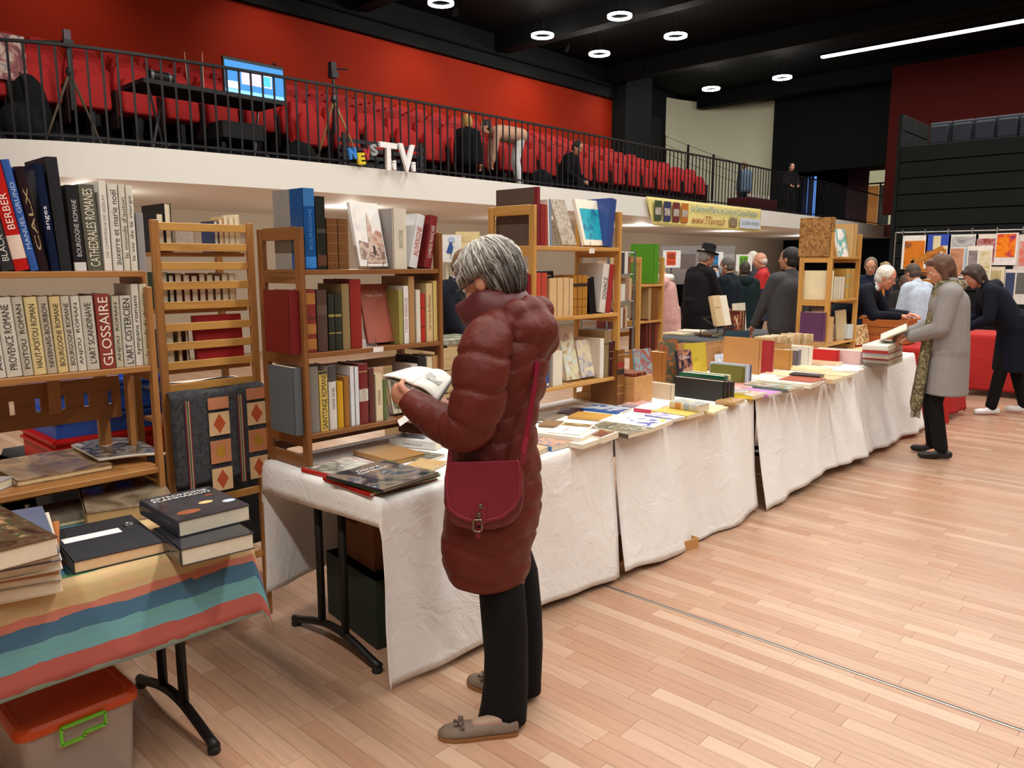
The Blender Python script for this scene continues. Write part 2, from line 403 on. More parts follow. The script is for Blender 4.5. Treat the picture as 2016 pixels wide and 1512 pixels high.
# ---------------------------------------------------------------- tables and cloths
TZ = .745
LEGM = mat('1b1817', .45, .3)
def folding_table(label, x0, x1, y0, y1, legs):
    t = thing('folding_table', label, 'table', V(((x0+x1)/2, (y0+y1)/2, 0)))
    hx, hy = (x1-x0)/2, (y1-y0)/2
    MB().box(-hx, -hy, TZ-.035, hx, hy, TZ-.004).build('table_top', mat('d8d4c8', .6), t, bevel=.004)
    for ly in legs:
        yy = ly-(y0+y1)/2
        for px in (-.085, .085):
            MB().tube([(px, yy, .085), (px, yy, TZ-.036)], .0165, 12).build('leg', LEGM, t, smooth=True)
        pts = []
        for i in range(17):
            u = -1+i/8; pts.append((u*.31, yy, .028+.062*math.cos(u*math.pi/2)**1.3 if abs(u) < 1 else .028))
        MB().tube(pts, .017, 10).build('foot', LEGM, t, smooth=True)
        for sx in (-1, 1): MB().lathe([(.02, 0), (.022, .006), (.02, .02), (.01, .026)], 12, (sx*.295, yy, 0)).build('glide', mat('101010', .6), t)
        MB().tube([(.085, yy, TZ-.16), (.03, yy+(.2 if yy < 0 else -.2), TZ-.037)], .008, 8).build('brace', LEGM, t)
        MB().bar((-.2, yy, TZ-.045), (.2, yy, TZ-.045), .03, .018).build('cross_bar', LEGM, t)
    return t
def cloth(label, m, x0, x1, y0, y1, front, back, left, right, seed, flare=.1, amp=.018, z=TZ+.002, name='tablecloth', nf=26, step=.05, hemvar=.0, freq=1.):
    rr = random.Random(seed); W = [(rr.uniform(4, 9)*freq, rr.uniform(0, 6), rr.uniform(.5, 1)) for _ in range(3)]+[(rr.uniform(14, 26)*freq, rr.uniform(0, 6), rr.uniform(.2, .5)) for _ in range(3)]
    H = [(rr.uniform(1, 3), rr.uniform(0, 6)) for _ in range(3)]
    def ax(lo, hi, dl, dh, st):
        a = []
        if dl > .001:
            k = max(3, int(dl/(st*.6))); a += [lo-dl*(1-i/k) for i in range(k)]
        k = max(2, int((hi-lo)/st)); a += [lo+(hi-lo)*i/k for i in range(k+1)]
        if dh > .001:
            k = max(3, int(dh/(st*.6))); a += [hi+dh*(i+1)/k for i in range(k)]
        return a
    XS, YS = ax(x0, x1, back, front, step), ax(y0, y1, left, right, step)
    def P(a, b):
        ex, ey = min(max(a, x0), x1), min(max(b, y0), y1); dx, dy = a-ex, b-ey; d = math.hypot(dx, dy)
        if d < 1e-6: return V((a, b, z))
        n = V((dx/d, dy/d, 0)); mx = max(front if dx > 0 else back, .1) if abs(dx) > abs(dy) else max(left if dy < 0 else right, .1)
        s = (b if abs(dx) >= abs(dy) else a)
        f = sum(A*math.sin(w*s+p) for w, p, A in W)*amp*min(1, d/.5)**1.2
        r = .012; c = min(d, r*1.57); out = r*math.sin(c/r)+max(0, d-c)*flare*(.6+.4*min(1, d/mx)); dn = r*(1-math.cos(c/r))+max(0, d-c)*(1-.5*flare*flare)
        if hemvar: dn += hemvar*min(1, d/mx)**3*sum(math.sin(w*s+p) for w, p in H)/2
        q = V((ex, ey, z-dn))+n*(out+f*.9)
        if dn > z-.012: q.z = .012
        t = V((-n.y, n.x, 0)); return q+t*f*.35
    mb = MB(); mb.uv = {}
    for i, a in enumerate(XS):
        for j, b in enumerate(YS): mb.uv[len(mb.v)] = (b, a-x1); mb.v.append(tuple(P(a, b)))
    nn = len(YS)
    for i in range(len(XS)-1):
        for j in range(nn-1): k = i*nn+j; mb.f.append((k, k+nn, k+nn+1, k+1)); mb.mi.append(0)
    o = mb.build(name, m, smooth=True, solid=.0015)
    return tag(o, label, 'tablecloth')
def linen(c, sc=5.):
    m, nt, b = newmat('linen'); L = nt.links; co = coords(nt)
    b.inputs['Roughness'].default_value = .85
    n = _n(nt, 'ShaderNodeTexNoise', Scale=3., Detail=2.); L.new(co, n.inputs['Vector'])
    cc = lin(c); r = ramp(nt, [(.3, [v*.94 for v in cc]), (.7, cc)]); L.new(n.outputs['Fac'], r.inputs[0]); L.new(r.outputs[0], b.inputs['Base Color'])
    n1 = _n(nt, 'ShaderNodeTexNoise', Scale=sc, Detail=4., Distortion=1.6, Roughness=.55); L.new(co, n1.inputs['Vector'])
    v = _n(nt, 'ShaderNodeTexVoronoi', Scale=sc*.35, feature='DISTANCE_TO_EDGE'); L.new(n1.outputs['Color'], v.inputs['Vector'])
    ad = _n(nt, 'ShaderNodeMath', operation='ADD'); L.new(n1.outputs['Fac'], ad.inputs[0]); L.new(v.outputs['Distance'], ad.inputs[1])
    bp = _n(nt, 'ShaderNodeBump', Strength=.38, Distance=.016); L.new(ad.outputs[0], bp.inputs['Height']); L.new(bp.outputs[0], b.inputs['Normal'])
    return m
WHITE = linen('f5f3f1')
def stripemat():
    m, nt, b = newmat('striped_cotton'); L = nt.links
    t = nt.nodes.new('ShaderNodeUVMap'); sp = nt.nodes.new('ShaderNodeSeparateXYZ'); L.new(t.outputs[0], sp.inputs[0])
    mp = _n(nt, 'ShaderNodeMapping'); mp.inputs['Scale'].default_value = (5, 30, 1); L.new(t.outputs[0], mp.inputs[0])
    n = _n(nt, 'ShaderNodeTexNoise', Scale=2.2, Detail=4.); L.new(mp.outputs[0], n.inputs['Vector'])
    a = _n(nt, 'ShaderNodeMath', operation='MULTIPLY_ADD'); L.new(n.outputs['Fac'], a.inputs[0]); a.inputs[1].default_value = .028; a.inputs[2].default_value = -.014
    s = _n(nt, 'ShaderNodeMath', operation='ADD'); L.new(sp.outputs['Y'], s.inputs[0]); L.new(a.outputs[0], s.inputs[1])
    k = _n(nt, 'ShaderNodeMapRange'); k.inputs['From Min'].default_value = -.75; k.inputs['From Max'].default_value = .30; L.new(s.outputs[0], k.inputs['Value'])
    def f(x): return (x+.75)/1.05
    st = [(-.75, 'b9552f'), (-.6, '3f8f9b'), (-.45, 'd8b880'), (-.25, 'b04c34'), (-.12, '2f6f8a'), (-.045, '3f7a4a'), (-.022, 'cfae78'), (.074, 'c8725a'), (.096, '2d6484'), (.145, '63a0a5'), (.20, 'b0493a'), (.258, '8aa79a')]
    r = ramp(nt, [(max(0, f(x)), c) for x, c in st], 'CONSTANT'); L.new(k.outputs[0], r.inputs[0])
    mx = _n(nt, 'ShaderNodeMixRGB', blend_type='MULTIPLY'); mx.inputs[0].default_value = .35; L.new(r.outputs[0], mx.inputs[1]); L.new(n.outputs['Color'], mx.inputs[2])
    br = _n(nt, 'ShaderNodeBrightContrast', Bright=.03, Contrast=.0); L.new(mx.outputs[0], br.inputs[0])
    L.new(br.outputs[0], b.inputs['Base Color']); b.inputs['Roughness'].default_value = .85
    n2 = _n(nt, 'ShaderNodeTexNoise', Scale=300.); bp = _n(nt, 'ShaderNodeBump', Strength=.15, Distance=.003); L.new(coords(nt), n2.inputs['Vector']); L.new(n2.outputs['Fac'], bp.inputs['Height']); L.new(bp.outputs[0], b.inputs['Normal'])
    return m
folding_table('black-legged folding table under the striped cloth at left', -2.96, -2.25, -.55, 1.14, [1.03, -.4])
cloth('cloth with tan, blue and red painted stripes on the left table', stripemat(), -2.97, -2.24, -.56, 1.15, .27, .12, .1, .22, 11, .16, .008, freq=.7)
CLY = [(1.66, 3.08, 'white cloth nearest the camera, behind the woman in maroon'), (3.10, 4.63, 'second white cloth of the row, with a creased front'), (4.65, 5.86, 'third white cloth of the row, with narrow panels'), (5.88, 8.05, 'last white cloth of the row, beside the grey coat')]
TLB = ['folding table with black arched feet under the nearest white cloth', 'folding table hidden under the second white cloth', 'folding table hidden under the third white cloth', 'folding table hidden under the last white cloth']
for i, (a, b, lb) in enumerate(CLY):
    folding_table(TLB[i], -3.02, -2.22, a+.01, b-.01, [a+.05 if i == 0 else a+.2, b-.12])
    cloth(lb, WHITE, -3.03, -2.20, a, b, .735 if i == 0 else .72, .62 if i == 0 else .5, .13 if i == 0 else .0, .5 if i == 3 else 0, 21+i, [.05, .12, .17, .2][i], [.012, .013, .013, .018][i], hemvar=.03 if i else .02)
# ---------------------------------------------------------------- wooden racks
WD = [wood('a9743f', '865628', .4, a) for a in range(3)]
WL = [wood('c99650', 'ab783a', .4, a) for a in range(3)]
WB = [wood('86552c', '643c1c', .4, a) for a in range(3)]
def rack(label, xb, xf, y0, y1, z0, z1, shelves, M3=WD, slats=(), tops=.045, post=.034, ends=(1, 1), thick=.02, midpost=()):
    t = thing('wooden_rack', label, 'rack', V((xf, y0, z0)))
    d, w, h = xb-xf, y1-y0, z1-z0
    for yy in (0, w):
        s = 1 if yy == 0 else -1
        for xx in (0, d):
            e = 1 if xx else -1
            MB().box(min(xx, xx+e*post), min(yy, yy+s*.02), 0, max(xx, xx+e*post), max(yy, yy+s*.02), h).build('post', M3[2], t, bevel=.002)
        for zz in [h-tops/2, .03]+[z-z0-.03 for z in shelves]:
            if zz < 0: continue
            MB().box(d+post, min(yy+s*.002, yy+s*.018), zz-.026, -post, max(yy+s*.002, yy+s*.018), zz+.026).build('end_rail', M3[0], t, bevel=.0015)
    for z in shelves:
        MB().box(d+.004, .021, z-z0-thick, -.002, w-.021, z-z0).build('shelf', M3[1], t, bevel=.0015)
        MB().box(-.019, .021, z-z0-.05, -.004, w-.021, z-z0-thick-.0005).build('shelf_edge', M3[1], t, bevel=.0015) if thick < .02 else None
    for z in slats:
        MB().box(d+.001, .021, z-z0-.022, d+.016, w-.021, z-z0+.022).build('back_slat', M3[1], t, bevel=.0015)
    for yy in midpost: MB().box(d+.018, yy-.018-y0, h*.42, d+.034, yy+.018-y0, h*.93).build('back_post', M3[2], t)
    return t
AX, AXF = -2.80, -2.775
rack('wooden rack of white-spined books on the left table', -3.05, AXF, .30, 1.125, TZ+.004, 1.52, [1.575, 1.243, .872], WD, slats=(.80,), midpost=(.60, .86))
# board with keyhole slots at the back of the left rack
t = thing('slotted_board', 'brown board with oval slots behind the left rack', 'board', V((-3.075, .3, 1.02)))
mb = MB(); sl = [.36, .44, .52, .60, .68, .76]
xs = [0]+[q for s in sl for q in (s-.009, s+.009)]+[.80]
for i in range(0, len(xs), 1):
    if i+1 >= len(xs): break
    a, b = xs[i], xs[i+1]
    if i % 2 == 0: mb.box(-.012, a, 0, .0, b, .16)
    else: mb.box(-.012, a, 0, 0, b, .055); mb.box(-.012, a, .105, 0, b, .16)
mb.build('board', wood('96602f', '75461f', .4, 1), t)
for yy in (.05, .72): MB().box(-.034, yy, -.274, -.013, yy+.04, .22).build('upright', WD[2], t)
BX = -2.745
rack('dark brown wooden book rack standing on the nearest white table', -3.06, BX+.02, 1.69, 2.445, TZ+.004, 1.742, [1.575, 1.237, .90], WB, slats=(1.46, 1.12, .80), post=.045)
CX = -2.701
rack('light wooden book rack behind the woman in maroon', -3.02, CX+.02, 3.045, 3.83, TZ+.004, 1.90, [1.692, 1.31, .925], WL, slats=(1.50, 1.12), post=.04)
# tall slatted rack seen from behind, with a blanket over its lower bar
t = thing('slatted_rack', 'tall wooden rack with horizontal slats, seen from behind', 'rack', V((-3.1, 1.27, 0)))
w = .43
for yy in (0, w-.03): 
    MB().box(-.022, yy, 0, .0, yy+.03, 1.77).build('post', WD[2], t, bevel=.002)
    MB().box(-.31, yy, 0, -.288, yy+.03, 1.70).build('post', WD[2], t, bevel=.002)
for z in (1.745, 1.665, 1.59, 1.512, 1.432, 1.345, 1.268, 1.19, 1.10, .60, .3):
    MB().box(-.018, .031, z-.016, -.004, w-.031, z+.016).build('slat', WL[1], t, bevel=.0015)
for z in (1.645, 1.415, 1.17, .95):
    MB().box(-.287, .031, z-.016, -.03, w-.031, z).build('shelf', WD[1], t)
# blanket
def blanketmat():
    m, nt, b = newmat('woven_blanket'); L = nt.links
    n = _n(nt, 'ShaderNodeTexNoise', Scale=60., Detail=5.); L.new(coords(nt), n.inputs['Vector'])
    r = ramp(nt, [(.3, '2b2d31'), (.7, '4b4d52')]); L.new(n.outputs['Fac'], r.inputs[0]); L.new(r.outputs[0], b.inputs['Base Color']); b.inputs['Roughness'].default_value = .9
    bp = _n(nt, 'ShaderNodeBump', Strength=.3, Distance=.004); L.new(n.outputs['Fac'], bp.inputs['Height']); L.new(bp.outputs[0], b.inputs['Normal']); return m
t = thing('woven_blanket', 'dark grey woven blanket with orange diamonds hanging on slatted rack', 'blanket', V((-3.1, 1.30, 1.06)))
BLM = blanketmat(); bw_ = .415
def blk(u, v):
    y = -.018+u*(bw_); s = v*.72
    if s < .26: return V((-.25+s, y, .022+.004*math.sin(9*u)))
    s -= .26
    if s < .03: a = s/.03*1.57; return V((.01+.02*math.sin(a), y, .002+.02*math.cos(a)))
    s -= .03
    return V((.03+.006*math.sin(7*u+2*s)*min(1, s*6), y, .002-s*.86))
MB().grid(blk, 20, 40).build('weave', BLM, t, smooth=True, solid=.004)
def blpatch(name, y0, y1, z0, z1, m, poly=None, off=.0025):
    xx = .03+.008+off
    if poly: mb = MB().prism([(y, z) for y, z in poly], 0, .001, (xx, 0, 0), Y3, Z3)
    else: mb = MB().box(xx, y0, z0, xx+.001, y1, z1)
    return mb.build(name, m, t)
CRM, ORG, YEL = mat('dcb98c', .9), mat('b8512a', .9), mat('b98a24', .9)
SAL = mat('c5825c', .9)
for ci, y0 in enumerate((.133, .305)):
    y1 = y0+(.09 if ci == 0 else .085)
    for k in range(4):
        zt = [.0, -.075, -.195, -.315][k]+(.02*ci); zb = zt-(.062 if k == 0 else .098)
        if k == 0: zt -= .012
        dm = k in (1, 3)
        blpatch('square', y0, y1, zb, zt, CRM if dm else SAL)
        cy, cz = (y0+y1)/2, (zt+zb)/2
        if dm: blpatch('diamond', 0, 0, 0, 0, ORG, [(cy-.026, cz), (cy, cz-.042), (cy+.026, cz), (cy, cz+.042)], .0038)
        elif k: blpatch('motif', 0, 0, 0, 0, YEL, [(cy+r*math.cos(a)*.026, cz+r*math.sin(a)*.034) for a, r in [(q*.524, 1 if q % 2 else .62) for q in range(12)]], .0038)
for y0 in (.035, .262):
    for q, (dy, c) in enumerate(((0, '7a2338'), (.006, 'a99a76'), (.010, '3c4a34'), (.015, 'b9a988'), (.020, '7a2338'))):
        blpatch('stripe', y0+dy, y0+dy+.0045, -.395, -.012, mat(c, .9))
# ---------------------------------------------------------------- books
PAGES = {}
def book(M, t, h, d, col, label, txt=None, tc='26221e', tf=.82, th=.5, down=False, bands=(), art_=None, rect=(0, 0, 1, 1), ftxt=None, ftc='26221e', fpos=(.5, .82, .7, .06), pap=False, gloss=.42, pg='e6dac0', group=None, cat='book', name='book', bold=0., stxt=None, side=None):
    t = max(t, .004); b = thing(name, label, cat, M, group)
    c = .0009 if pap else min(.0028, t*.2); bu = 0. if pap else min(.005, t*.18); ins = .0 if pap else .003
    mc = col if isinstance(col, bpy.types.Material) else mat(col, gloss, var=.07, scale=9)
    mb = MB(); mb.box(0, bu, 0, c, d, h); mb.box(t-c, bu, 0, t, d, h)
    arc = [(t*(.5-.5*math.cos(math.pi*i/6)), bu*(1-math.sin(math.pi*i/6))) for i in range(7)]
    mb.prism(arc+[(t, bu+c), (0, bu+c)], 0, h)
    cv = mb.build('cover', mc, b)
    MB().box(c, bu+c, ins, t-c, d-ins-.0005, h-ins-.0002).build('pages', mat(pg, .85, var=.06, scale=40), b)
    if side: MB().add([(-.0005, bu+d*side[1], .001), (-.0005, bu+d*side[1], h-.001), (-.0005, d-.001, h-.001), (-.0005, d-.001, .001)], [(0, 3, 2, 1)]).build('back_panel', mat(side[0], .5, var=.06), cv)
    for z0, z1, cc in bands:
        MB().prism([(x, y-.0006) for x, y in arc]+[(t*.98, bu), (t*.02, bu)], h*z0, h*z1).build('spine_band', mat(cc, .5), cv)
    if txt:
        Mt = frame((t/2, -.0009, h*.5), -Z3, X3, -Y3) if down else frame((t/2, -.0009, h*.5), Z3, -X3, -Y3)
        text(txt, mat(tc, .5, var=0), cv, Mt, h*tf, t*th, bold=bold)
    if art_:
        u0, v0, u1, v1 = rect; e = t+.0005
        MB().add([(e, d*u0+bu, h*v0), (e, d*u1, h*v0), (e, d*u1, h*v1), (e, d*u0+bu, h*v1)], [(0, 1, 2, 3)]).build('cover_print', art_, cv)
    if ftxt:
        fx, fy, fw, fh = fpos
        text(ftxt, mat(ftc, .5, var=0), cv, frame((t+.0011, d*fx, h*fy), Y3, Z3, X3), d*fw, h*fh, bold=bold)
    return b
def fill(X, z, base, place, items, dd=.16):
    (xa, ya), (xb, yb) = base
    for i, it in enumerate(items):
        x0, x1, yt, col, desc = it[:5]; op = dict(it[5]) if len(it) > 5 else {}
        yl = ya+(yb-ya)*(x0-xa)/(xb-xa); yr = ya+(yb-ya)*(x1-xa)/(xb-xa)
        Y0, Y1 = onx(x0, yl, X).y, onx(x1, yr, X).y; a = op.pop('lean', 0.); d = op.pop('d', dd); xo = op.pop('xo', 0.)
        g = .0006; t = Y1-Y0-g
        h = op.pop('h', None) or (onx((x0+x1)/2, yt, X).z-z)/math.cos(math.radians(a))
        M = TR(X+xo, Y0+g/2, z+.0006)@RZ(90)
        M = M@(TR(t, 0, 0)@RY(a)@TR(-t, 0, 0) if a > 0 else RY(a))
        book(M, t, h, d, col, f"{desc}, {ORD[i]} from left on {place}" if len(items) > 1 else f"{desc} on {place}", **op)
# ---- left rack, upper shelf
PLA = 'left rack\'s top shelf'
fill(AX, 1.5755, ((0, 532), (290, 530)), PLA, [
 (-22, 2, 470, '1f5a66', 'dark teal book', dict(lean=-9)),
 (4, 30, 372, '24262a', 'black book with pale lettering', dict(lean=-9, txt='BLACK TAR', tc='d8d4cc', tf=.7, h=.20, d=.14)),
 (31, 60, 303, 'b81f1c', 'bright red glossy book', dict(lean=-9, txt='BERBER', tc='f0e0d0', tf=.3, gloss=.15, bands=((.1, .3, 'e0c8b8'),))),
 (61, 78, 320, '2a55a0', 'blue narrow book', dict(lean=-9, txt='MANUEL GRUND', tc='b9cce8', tf=.6)),
 (79, 98, 333, '2a1c20', 'dark brown book in plastic', dict(lean=-8, txt='CALX', tc='b09a70', tf=.6, gloss=.12)),
 (102, 119, 326, '16203a', 'navy book with white italic word', dict(lean=-4, txt='anges', tc='e8e8f0', tf=.22, d=.2, gloss=.12)),
 (120, 143, 312, '2c2d31', 'thick charcoal shiny book', dict(lean=-2.5, gloss=.15, d=.22)),
 (148, 172, 366, '17171a', 'black book with white label at its foot', dict(txt='BOURGOGNE ROMANE', tc='c8c8c8', tf=.66, th=.4, bands=((.0, .1, 'd8d8d8'),), lean=-1.5)),
 (174, 205, 365, '5b5a4e', 'grey-green book with large pale letters', dict(txt='CATHEDRALES ROMANES', tc='e8e2cc', tf=.9, th=.62, lean=-2)),
 (206, 222, 357, 'e2ddd4', 'thin white paper-covered book', dict(txt='LES CHAPITEAUX DE VEZELAY', tc='8a8478', tf=.7, th=.35, pap=True)),
 (224, 244, 363, 'dcd8ce', 'white book with tallest grey letters', dict(txt='auxerre et marie noël', tc='4a4742', tf=.86, th=.62)),
 (245, 258, 364, 'd6d0c0', 'ivory book with grey letters', dict(txt="le monde d'autun", tc='4a4742', tf=.7, th=.62)),
 (259, 273, 366, 'dad6c8', 'white narrow book with grey letters', dict(txt='la vie de la vierge', tc='4a4742', tf=.76, th=.6)),
 (275, 290, 419, '8e8c8c', 'short grey slipcase', dict(gloss=.6))], .16)
LC = ['cfc9bb', 'bdb6a4', 'd9c58e', 'b9ad98', 'd6c08a', 'c6beac', 'd3cec0', 'c4beb0']
fill(AX, 1.2435, ((14, 733), (300, 716)), 'left rack\'s middle shelf', [
 (-8, 13, 588, 'cfcabe', 'off-white book', dict(txt='AUVERGNE', lean=-3)),
 (14, 45, 586, LC[0], 'wide white book with dark capitals', dict(txt='PROVENCE ROMANE', lean=-3, th=.5)),
 (46, 67, 585, LC[1], 'greyish book with spaced capitals', dict(txt='POITOU  ROMAN', lean=-3, th=.5)),
 (68, 93, 585, LC[2], 'pale yellow book with dark capitals', dict(txt='HAUT-POITOU ROMAN', lean=-2.5, th=.5)),
 (94, 114, 584, LC[3], 'beige book with dark capitals', dict(txt='NIVERNAIS-BOURBON', lean=-2.5, th=.5)),
 (115, 136, 584, LC[4], 'golden cream book with dark capitals', dict(txt='BOURGOGNE ROMANE', lean=-2, th=.5)),
 (137, 154, 583, LC[5], 'cream book with dark capitals', dict(txt='BOURGOGNE ROMANE', lean=-2, th=.55)),
 (155, 172, 583, LC[6], 'white book with spaced capitals', dict(txt='ANJOU  ROMAN', lean=-1.5, th=.55)),
 (173, 198, 583, LC[7], 'grey-white book with dark capitals', dict(txt="L'ART SCANDINAVE", lean=-1.5, th=.5)),
 (200, 229, 579, '8e3a30', 'brick red book with big white capitals', dict(txt='GLOSSAIRE', tc='efe6d8', tf=.92, th=.66, lean=-1)),
 (230, 245, 583, 'bfb8a2', 'grey-cream narrow book', dict(txt='ANJOU  ROMAN', th=.55)),
 (246, 268, 582, 'cbc8be', 'white book with tall capitals', dict(txt="L'ART CISTERCIEN", tf=.92, th=.62)),
 (269, 284, 559, 'dedacf', 'tall narrow white book', dict(txt='tympans romans', tf=.72, th=.6)),
 (285, 300, 559, 'd3ccb0', 'tall narrow ivory book', dict(txt='le monde de chartres', tf=.76, th=.6))], .155)
# ---- dark brown rack
fill(BX, 1.5755, ((600, 528), (865, 533)), "dark rack's top shelf", [
 (603, 625, 371, '1c4f8c', 'tall blue glossy book', dict(d=.235, side=('8f8a86', .42), gloss=.2, bands=((.02, .16, '2f7fd0'), (.78, 1., '2c6fb0')), art_=None, txt='BOURGOGNE', tc='4a8ad0', tf=.5, th=.3)),
 (627, 645, 387, '2a2a26', 'dark book in a shiny plastic wrapper', dict(gloss=.1, d=.2, bands=((.05, .2, '5a3524'), (.5, .56, '40382c')))),
 (647, 668, 430, '6d4420', 'brown leather volume with raised bands', dict(d=.15, bands=((.12, .14, '8a5a2c'), (.3, .32, '8a5a2c'), (.5, .52, '8a5a2c'), (.7, .72, '8a5a2c'), (.86, .88, '8a5a2c')))),
 (669, 689, 431, '704824', 'brown leather volume, twin of its neighbour', dict(d=.15, bands=((.12, .14, '8a5a2c'), (.3, .32, '8a5a2c'), (.5, .52, '8a5a2c'), (.7, .72, '8a5a2c'), (.86, .88, '8a5a2c')))),
 (778, 803, 411, 'd8d0c0', 'thick ivory cloth book with grey sides', dict(d=.19, side=('918c8a', .05), txt='FIGURES ET SCENES', tc='9a917e', tf=.3, th=.3)),
 (806, 822, 398, 'd9d9dc', 'leaning white glossy book', dict(lean=13, d=.2, gloss=.12, txt='AUVERGNE', tc='c05040', tf=.55, th=.6, h=.245)),
 (836, 850, 397, '7c1f22', 'leaning dark red book with white capitals', dict(lean=11, d=.2, txt='COMEDIE FRANÇAISE', tc='e8d8d0', tf=.62, th=.6, h=.243))])
fill(BX, 1.2375, ((605, 697), (865, 671)), "dark rack's middle shelf", [
 (574, 597, 572, '6e1418', 'plain crimson book behind the post', dict(d=.2)),
 (601, 626, 571, '7c2a22', 'red leather book with gold circles', dict(d=.16, bands=((.05, .22, 'a06a30'), (.3, .46, 'a06a30'), (.53, .58, '5c1c18'), (.77, .95, 'a06a30')))),
 (628, 648, 571, '4d3830', 'worn brown leather book', dict(d=.16, bands=((.6, .75, '5c463a'),))),
 (650, 662, 579, '25291f', 'dark green book with gold mark', dict(d=.12, bands=((.6, .64, '9a8a4a'), (.3, .32, '9a8a4a')))),
 (663, 676, 579, '272b21', 'dark green book with gold mark, twin', dict(d=.12, bands=((.6, .64, '9a8a4a'), (.3, .32, '9a8a4a')))),
 (677, 692, 559, '8a7650', 'tan marbled book', dict(d=.18)),
 (693, 715, 550, '8a231c', 'tall red cloth book', dict(d=.2)),
 (786, 795, 570, '97914e', 'olive paperback', dict(d=.17, pap=True)),
 (796, 806, 563, 'e0dedb', 'white paperback with pink letters', dict(d=.17, pap=True, txt='CROIX MARIAGE', tc='b07080', tf=.6, th=.5)),
 (807, 819, 544, 'a98256', 'tall tan book', dict(d=.2)),
 (820, 829, 571, 'd6cfc0', 'ivory paperback', dict(d=.14, pap=True)),
 (830, 839, 579, 'b02c20', 'small red book', dict(d=.13, bands=((.3, .33, '7a1a14'), (.7, .73, '7a1a14')))),
 (840, 853, 558, 'd2b98a', 'buff paperback with brown script', dict(d=.15, pap=True, txt='Les Croix du Morvan', tc='7a6038', tf=.6, th=.4)),
 (854, 862, 553, 'dcc078', 'narrow pale yellow paperback', dict(d=.15, pap=True))])
fill(BX, .9005, ((610, 856), (790, 822)), "dark rack's bottom shelf", [
 (584, 600, 724, '5a6064', 'blue-grey book behind the post', dict(d=.2)),
 (611, 632, 722, '7b7670', 'grey book in plastic', dict(d=.16, gloss=.15)),
 (633, 649, 732, 'd7b95c', 'yellow book with black capitals', dict(txt='SAINTONGE ROMANE', tf=.92, th=.62, d=.155, bands=((.965, 1., '2a2622'),))),
 (651, 666, 721, 'd4cfc8', 'white book with dark top band', dict(bands=((.76, 1., '4a4444'),), txt='MARIE NOËL', tc='555050', tf=.35, th=.4)),
 (667, 679, 751, 'c99712', 'mustard yellow book', dict(d=.12)),
 (680, 691, 741, '9a6424', 'orange-brown book', dict(d=.15)),
 (692, 700, 722, 'd9dade', 'white slim volume', dict(pap=True)),
 (701, 709, 722, 'd6d7dc', 'white slim volume, twin of its neighbour', dict(pap=True)),
 (710, 728, 716, '721e20', 'dark red book with a small picture', dict(bands=((.38, .58, 'c9c4bc'), (.86, .88, 'a08060')), txt='HISTOIRE', tc='c0a080', tf=.2, th=.4)),
 (729, 740, 725, '5b2a26', 'maroon leather book', dict(d=.14)),
 (741, 755, 736, 'd8c7a4', 'cream paperback', dict(pap=True, d=.14, txt='LE MORVAN', tc='6a5a44', tf=.3, th=.4)),
 (756, 764, 749, '5a6a3c', 'slim green book', dict(d=.13)),
 (811, 824, 717, 'c3b6b4', 'pale lilac paperback', dict(d=.14, pap=True)),
 (826, 841, 702, '1d1d1f', 'tall black book', dict(d=.17)),
 (842, 853, 703, 'cdbf9c', 'tall cream book', dict(d=.15, pap=True)),
 (854, 866, 700, 'b98f62', 'tall light tan book', dict(d=.15))])
# ---- light rack behind the woman
fill(CX, 1.6925, ((1050, 488), (1210, 484)), "light rack's top shelf", [
 (1057.5, 1064, 368, '7c2226', 'tall book with red spine and taupe cover', dict(d=.3, side=('5c4a42', .06))),
 (1065, 1072, 402, '8f2a26', 'red book', dict(d=.19)),
 (1072.5, 1079, 403, 'a03530', 'lighter red book', dict(d=.19)),
 (1079.5, 1083, 393, 'e4e2dc', 'thin white booklet', dict(lean=-3, pap=True)),
 (1083.5, 1087, 395, '8298b8', 'thin blue booklet', dict(lean=-3, pap=True)),
 (1195, 1206, 392, '2f4788', 'large blue cloth book leaning right', dict(lean=8, d=.2))])
fill(CX, 1.3105, ((1050, 627), (1205, 618)), "light rack's middle shelf", [
 (1040, 1052, 540, '7c1c22', 'crimson book behind the post', dict(d=.2)),
 (1055, 1066, 537, 'c04838', 'coral red book', {}),
 (1066.5, 1078, 537, 'b84434', 'coral red book, twin of its neighbour', {}),
 (1081, 1096, 548, 'd8b384', 'wide buff paperback', dict(pap=True)),
 (1096.5, 1108, 548, 'd9b588', 'buff paperback', dict(pap=True)),
 (1108.5, 1120, 547, 'd8b486', 'plain buff paperback', dict(pap=True)),
 (1120.5, 1128, 548, 'dab88c', 'narrow buff paperback', dict(pap=True)),
 (1128.5, 1137, 543, 'a9742a', 'ornate tan book with black label', dict(bands=((.72, .8, '2a2018'), (.2, .22, '7a4e18'), (.4, .42, '7a4e18')))),
 (1138, 1146.5, 542, 'a87228', 'ornate tan book with black label, middle one', dict(bands=((.72, .8, '2a2018'), (.2, .22, '7a4e18'), (.4, .42, '7a4e18')))),
 (1147, 1157, 542, 'aa762c', 'ornate tan book with black label, last', dict(bands=((.72, .8, '2a2018'), (.2, .22, '7a4e18'), (.4, .42, '7a4e18')))),
 (1164, 1176, 548, '1c1b1c', 'black shiny book leaning left', dict(lean=-9, gloss=.15, d=.19)),
 (1180, 1192, 521, 'd9d2cc', 'white book with bold black name leaning right', dict(lean=8, txt='OGNACZ', tc='1c1c1c', tf=.45, th=.6, d=.19)),
 (1193, 1203, 522, '9a2c2c', 'dark red cloth book leaning right', dict(lean=7, d=.19))])
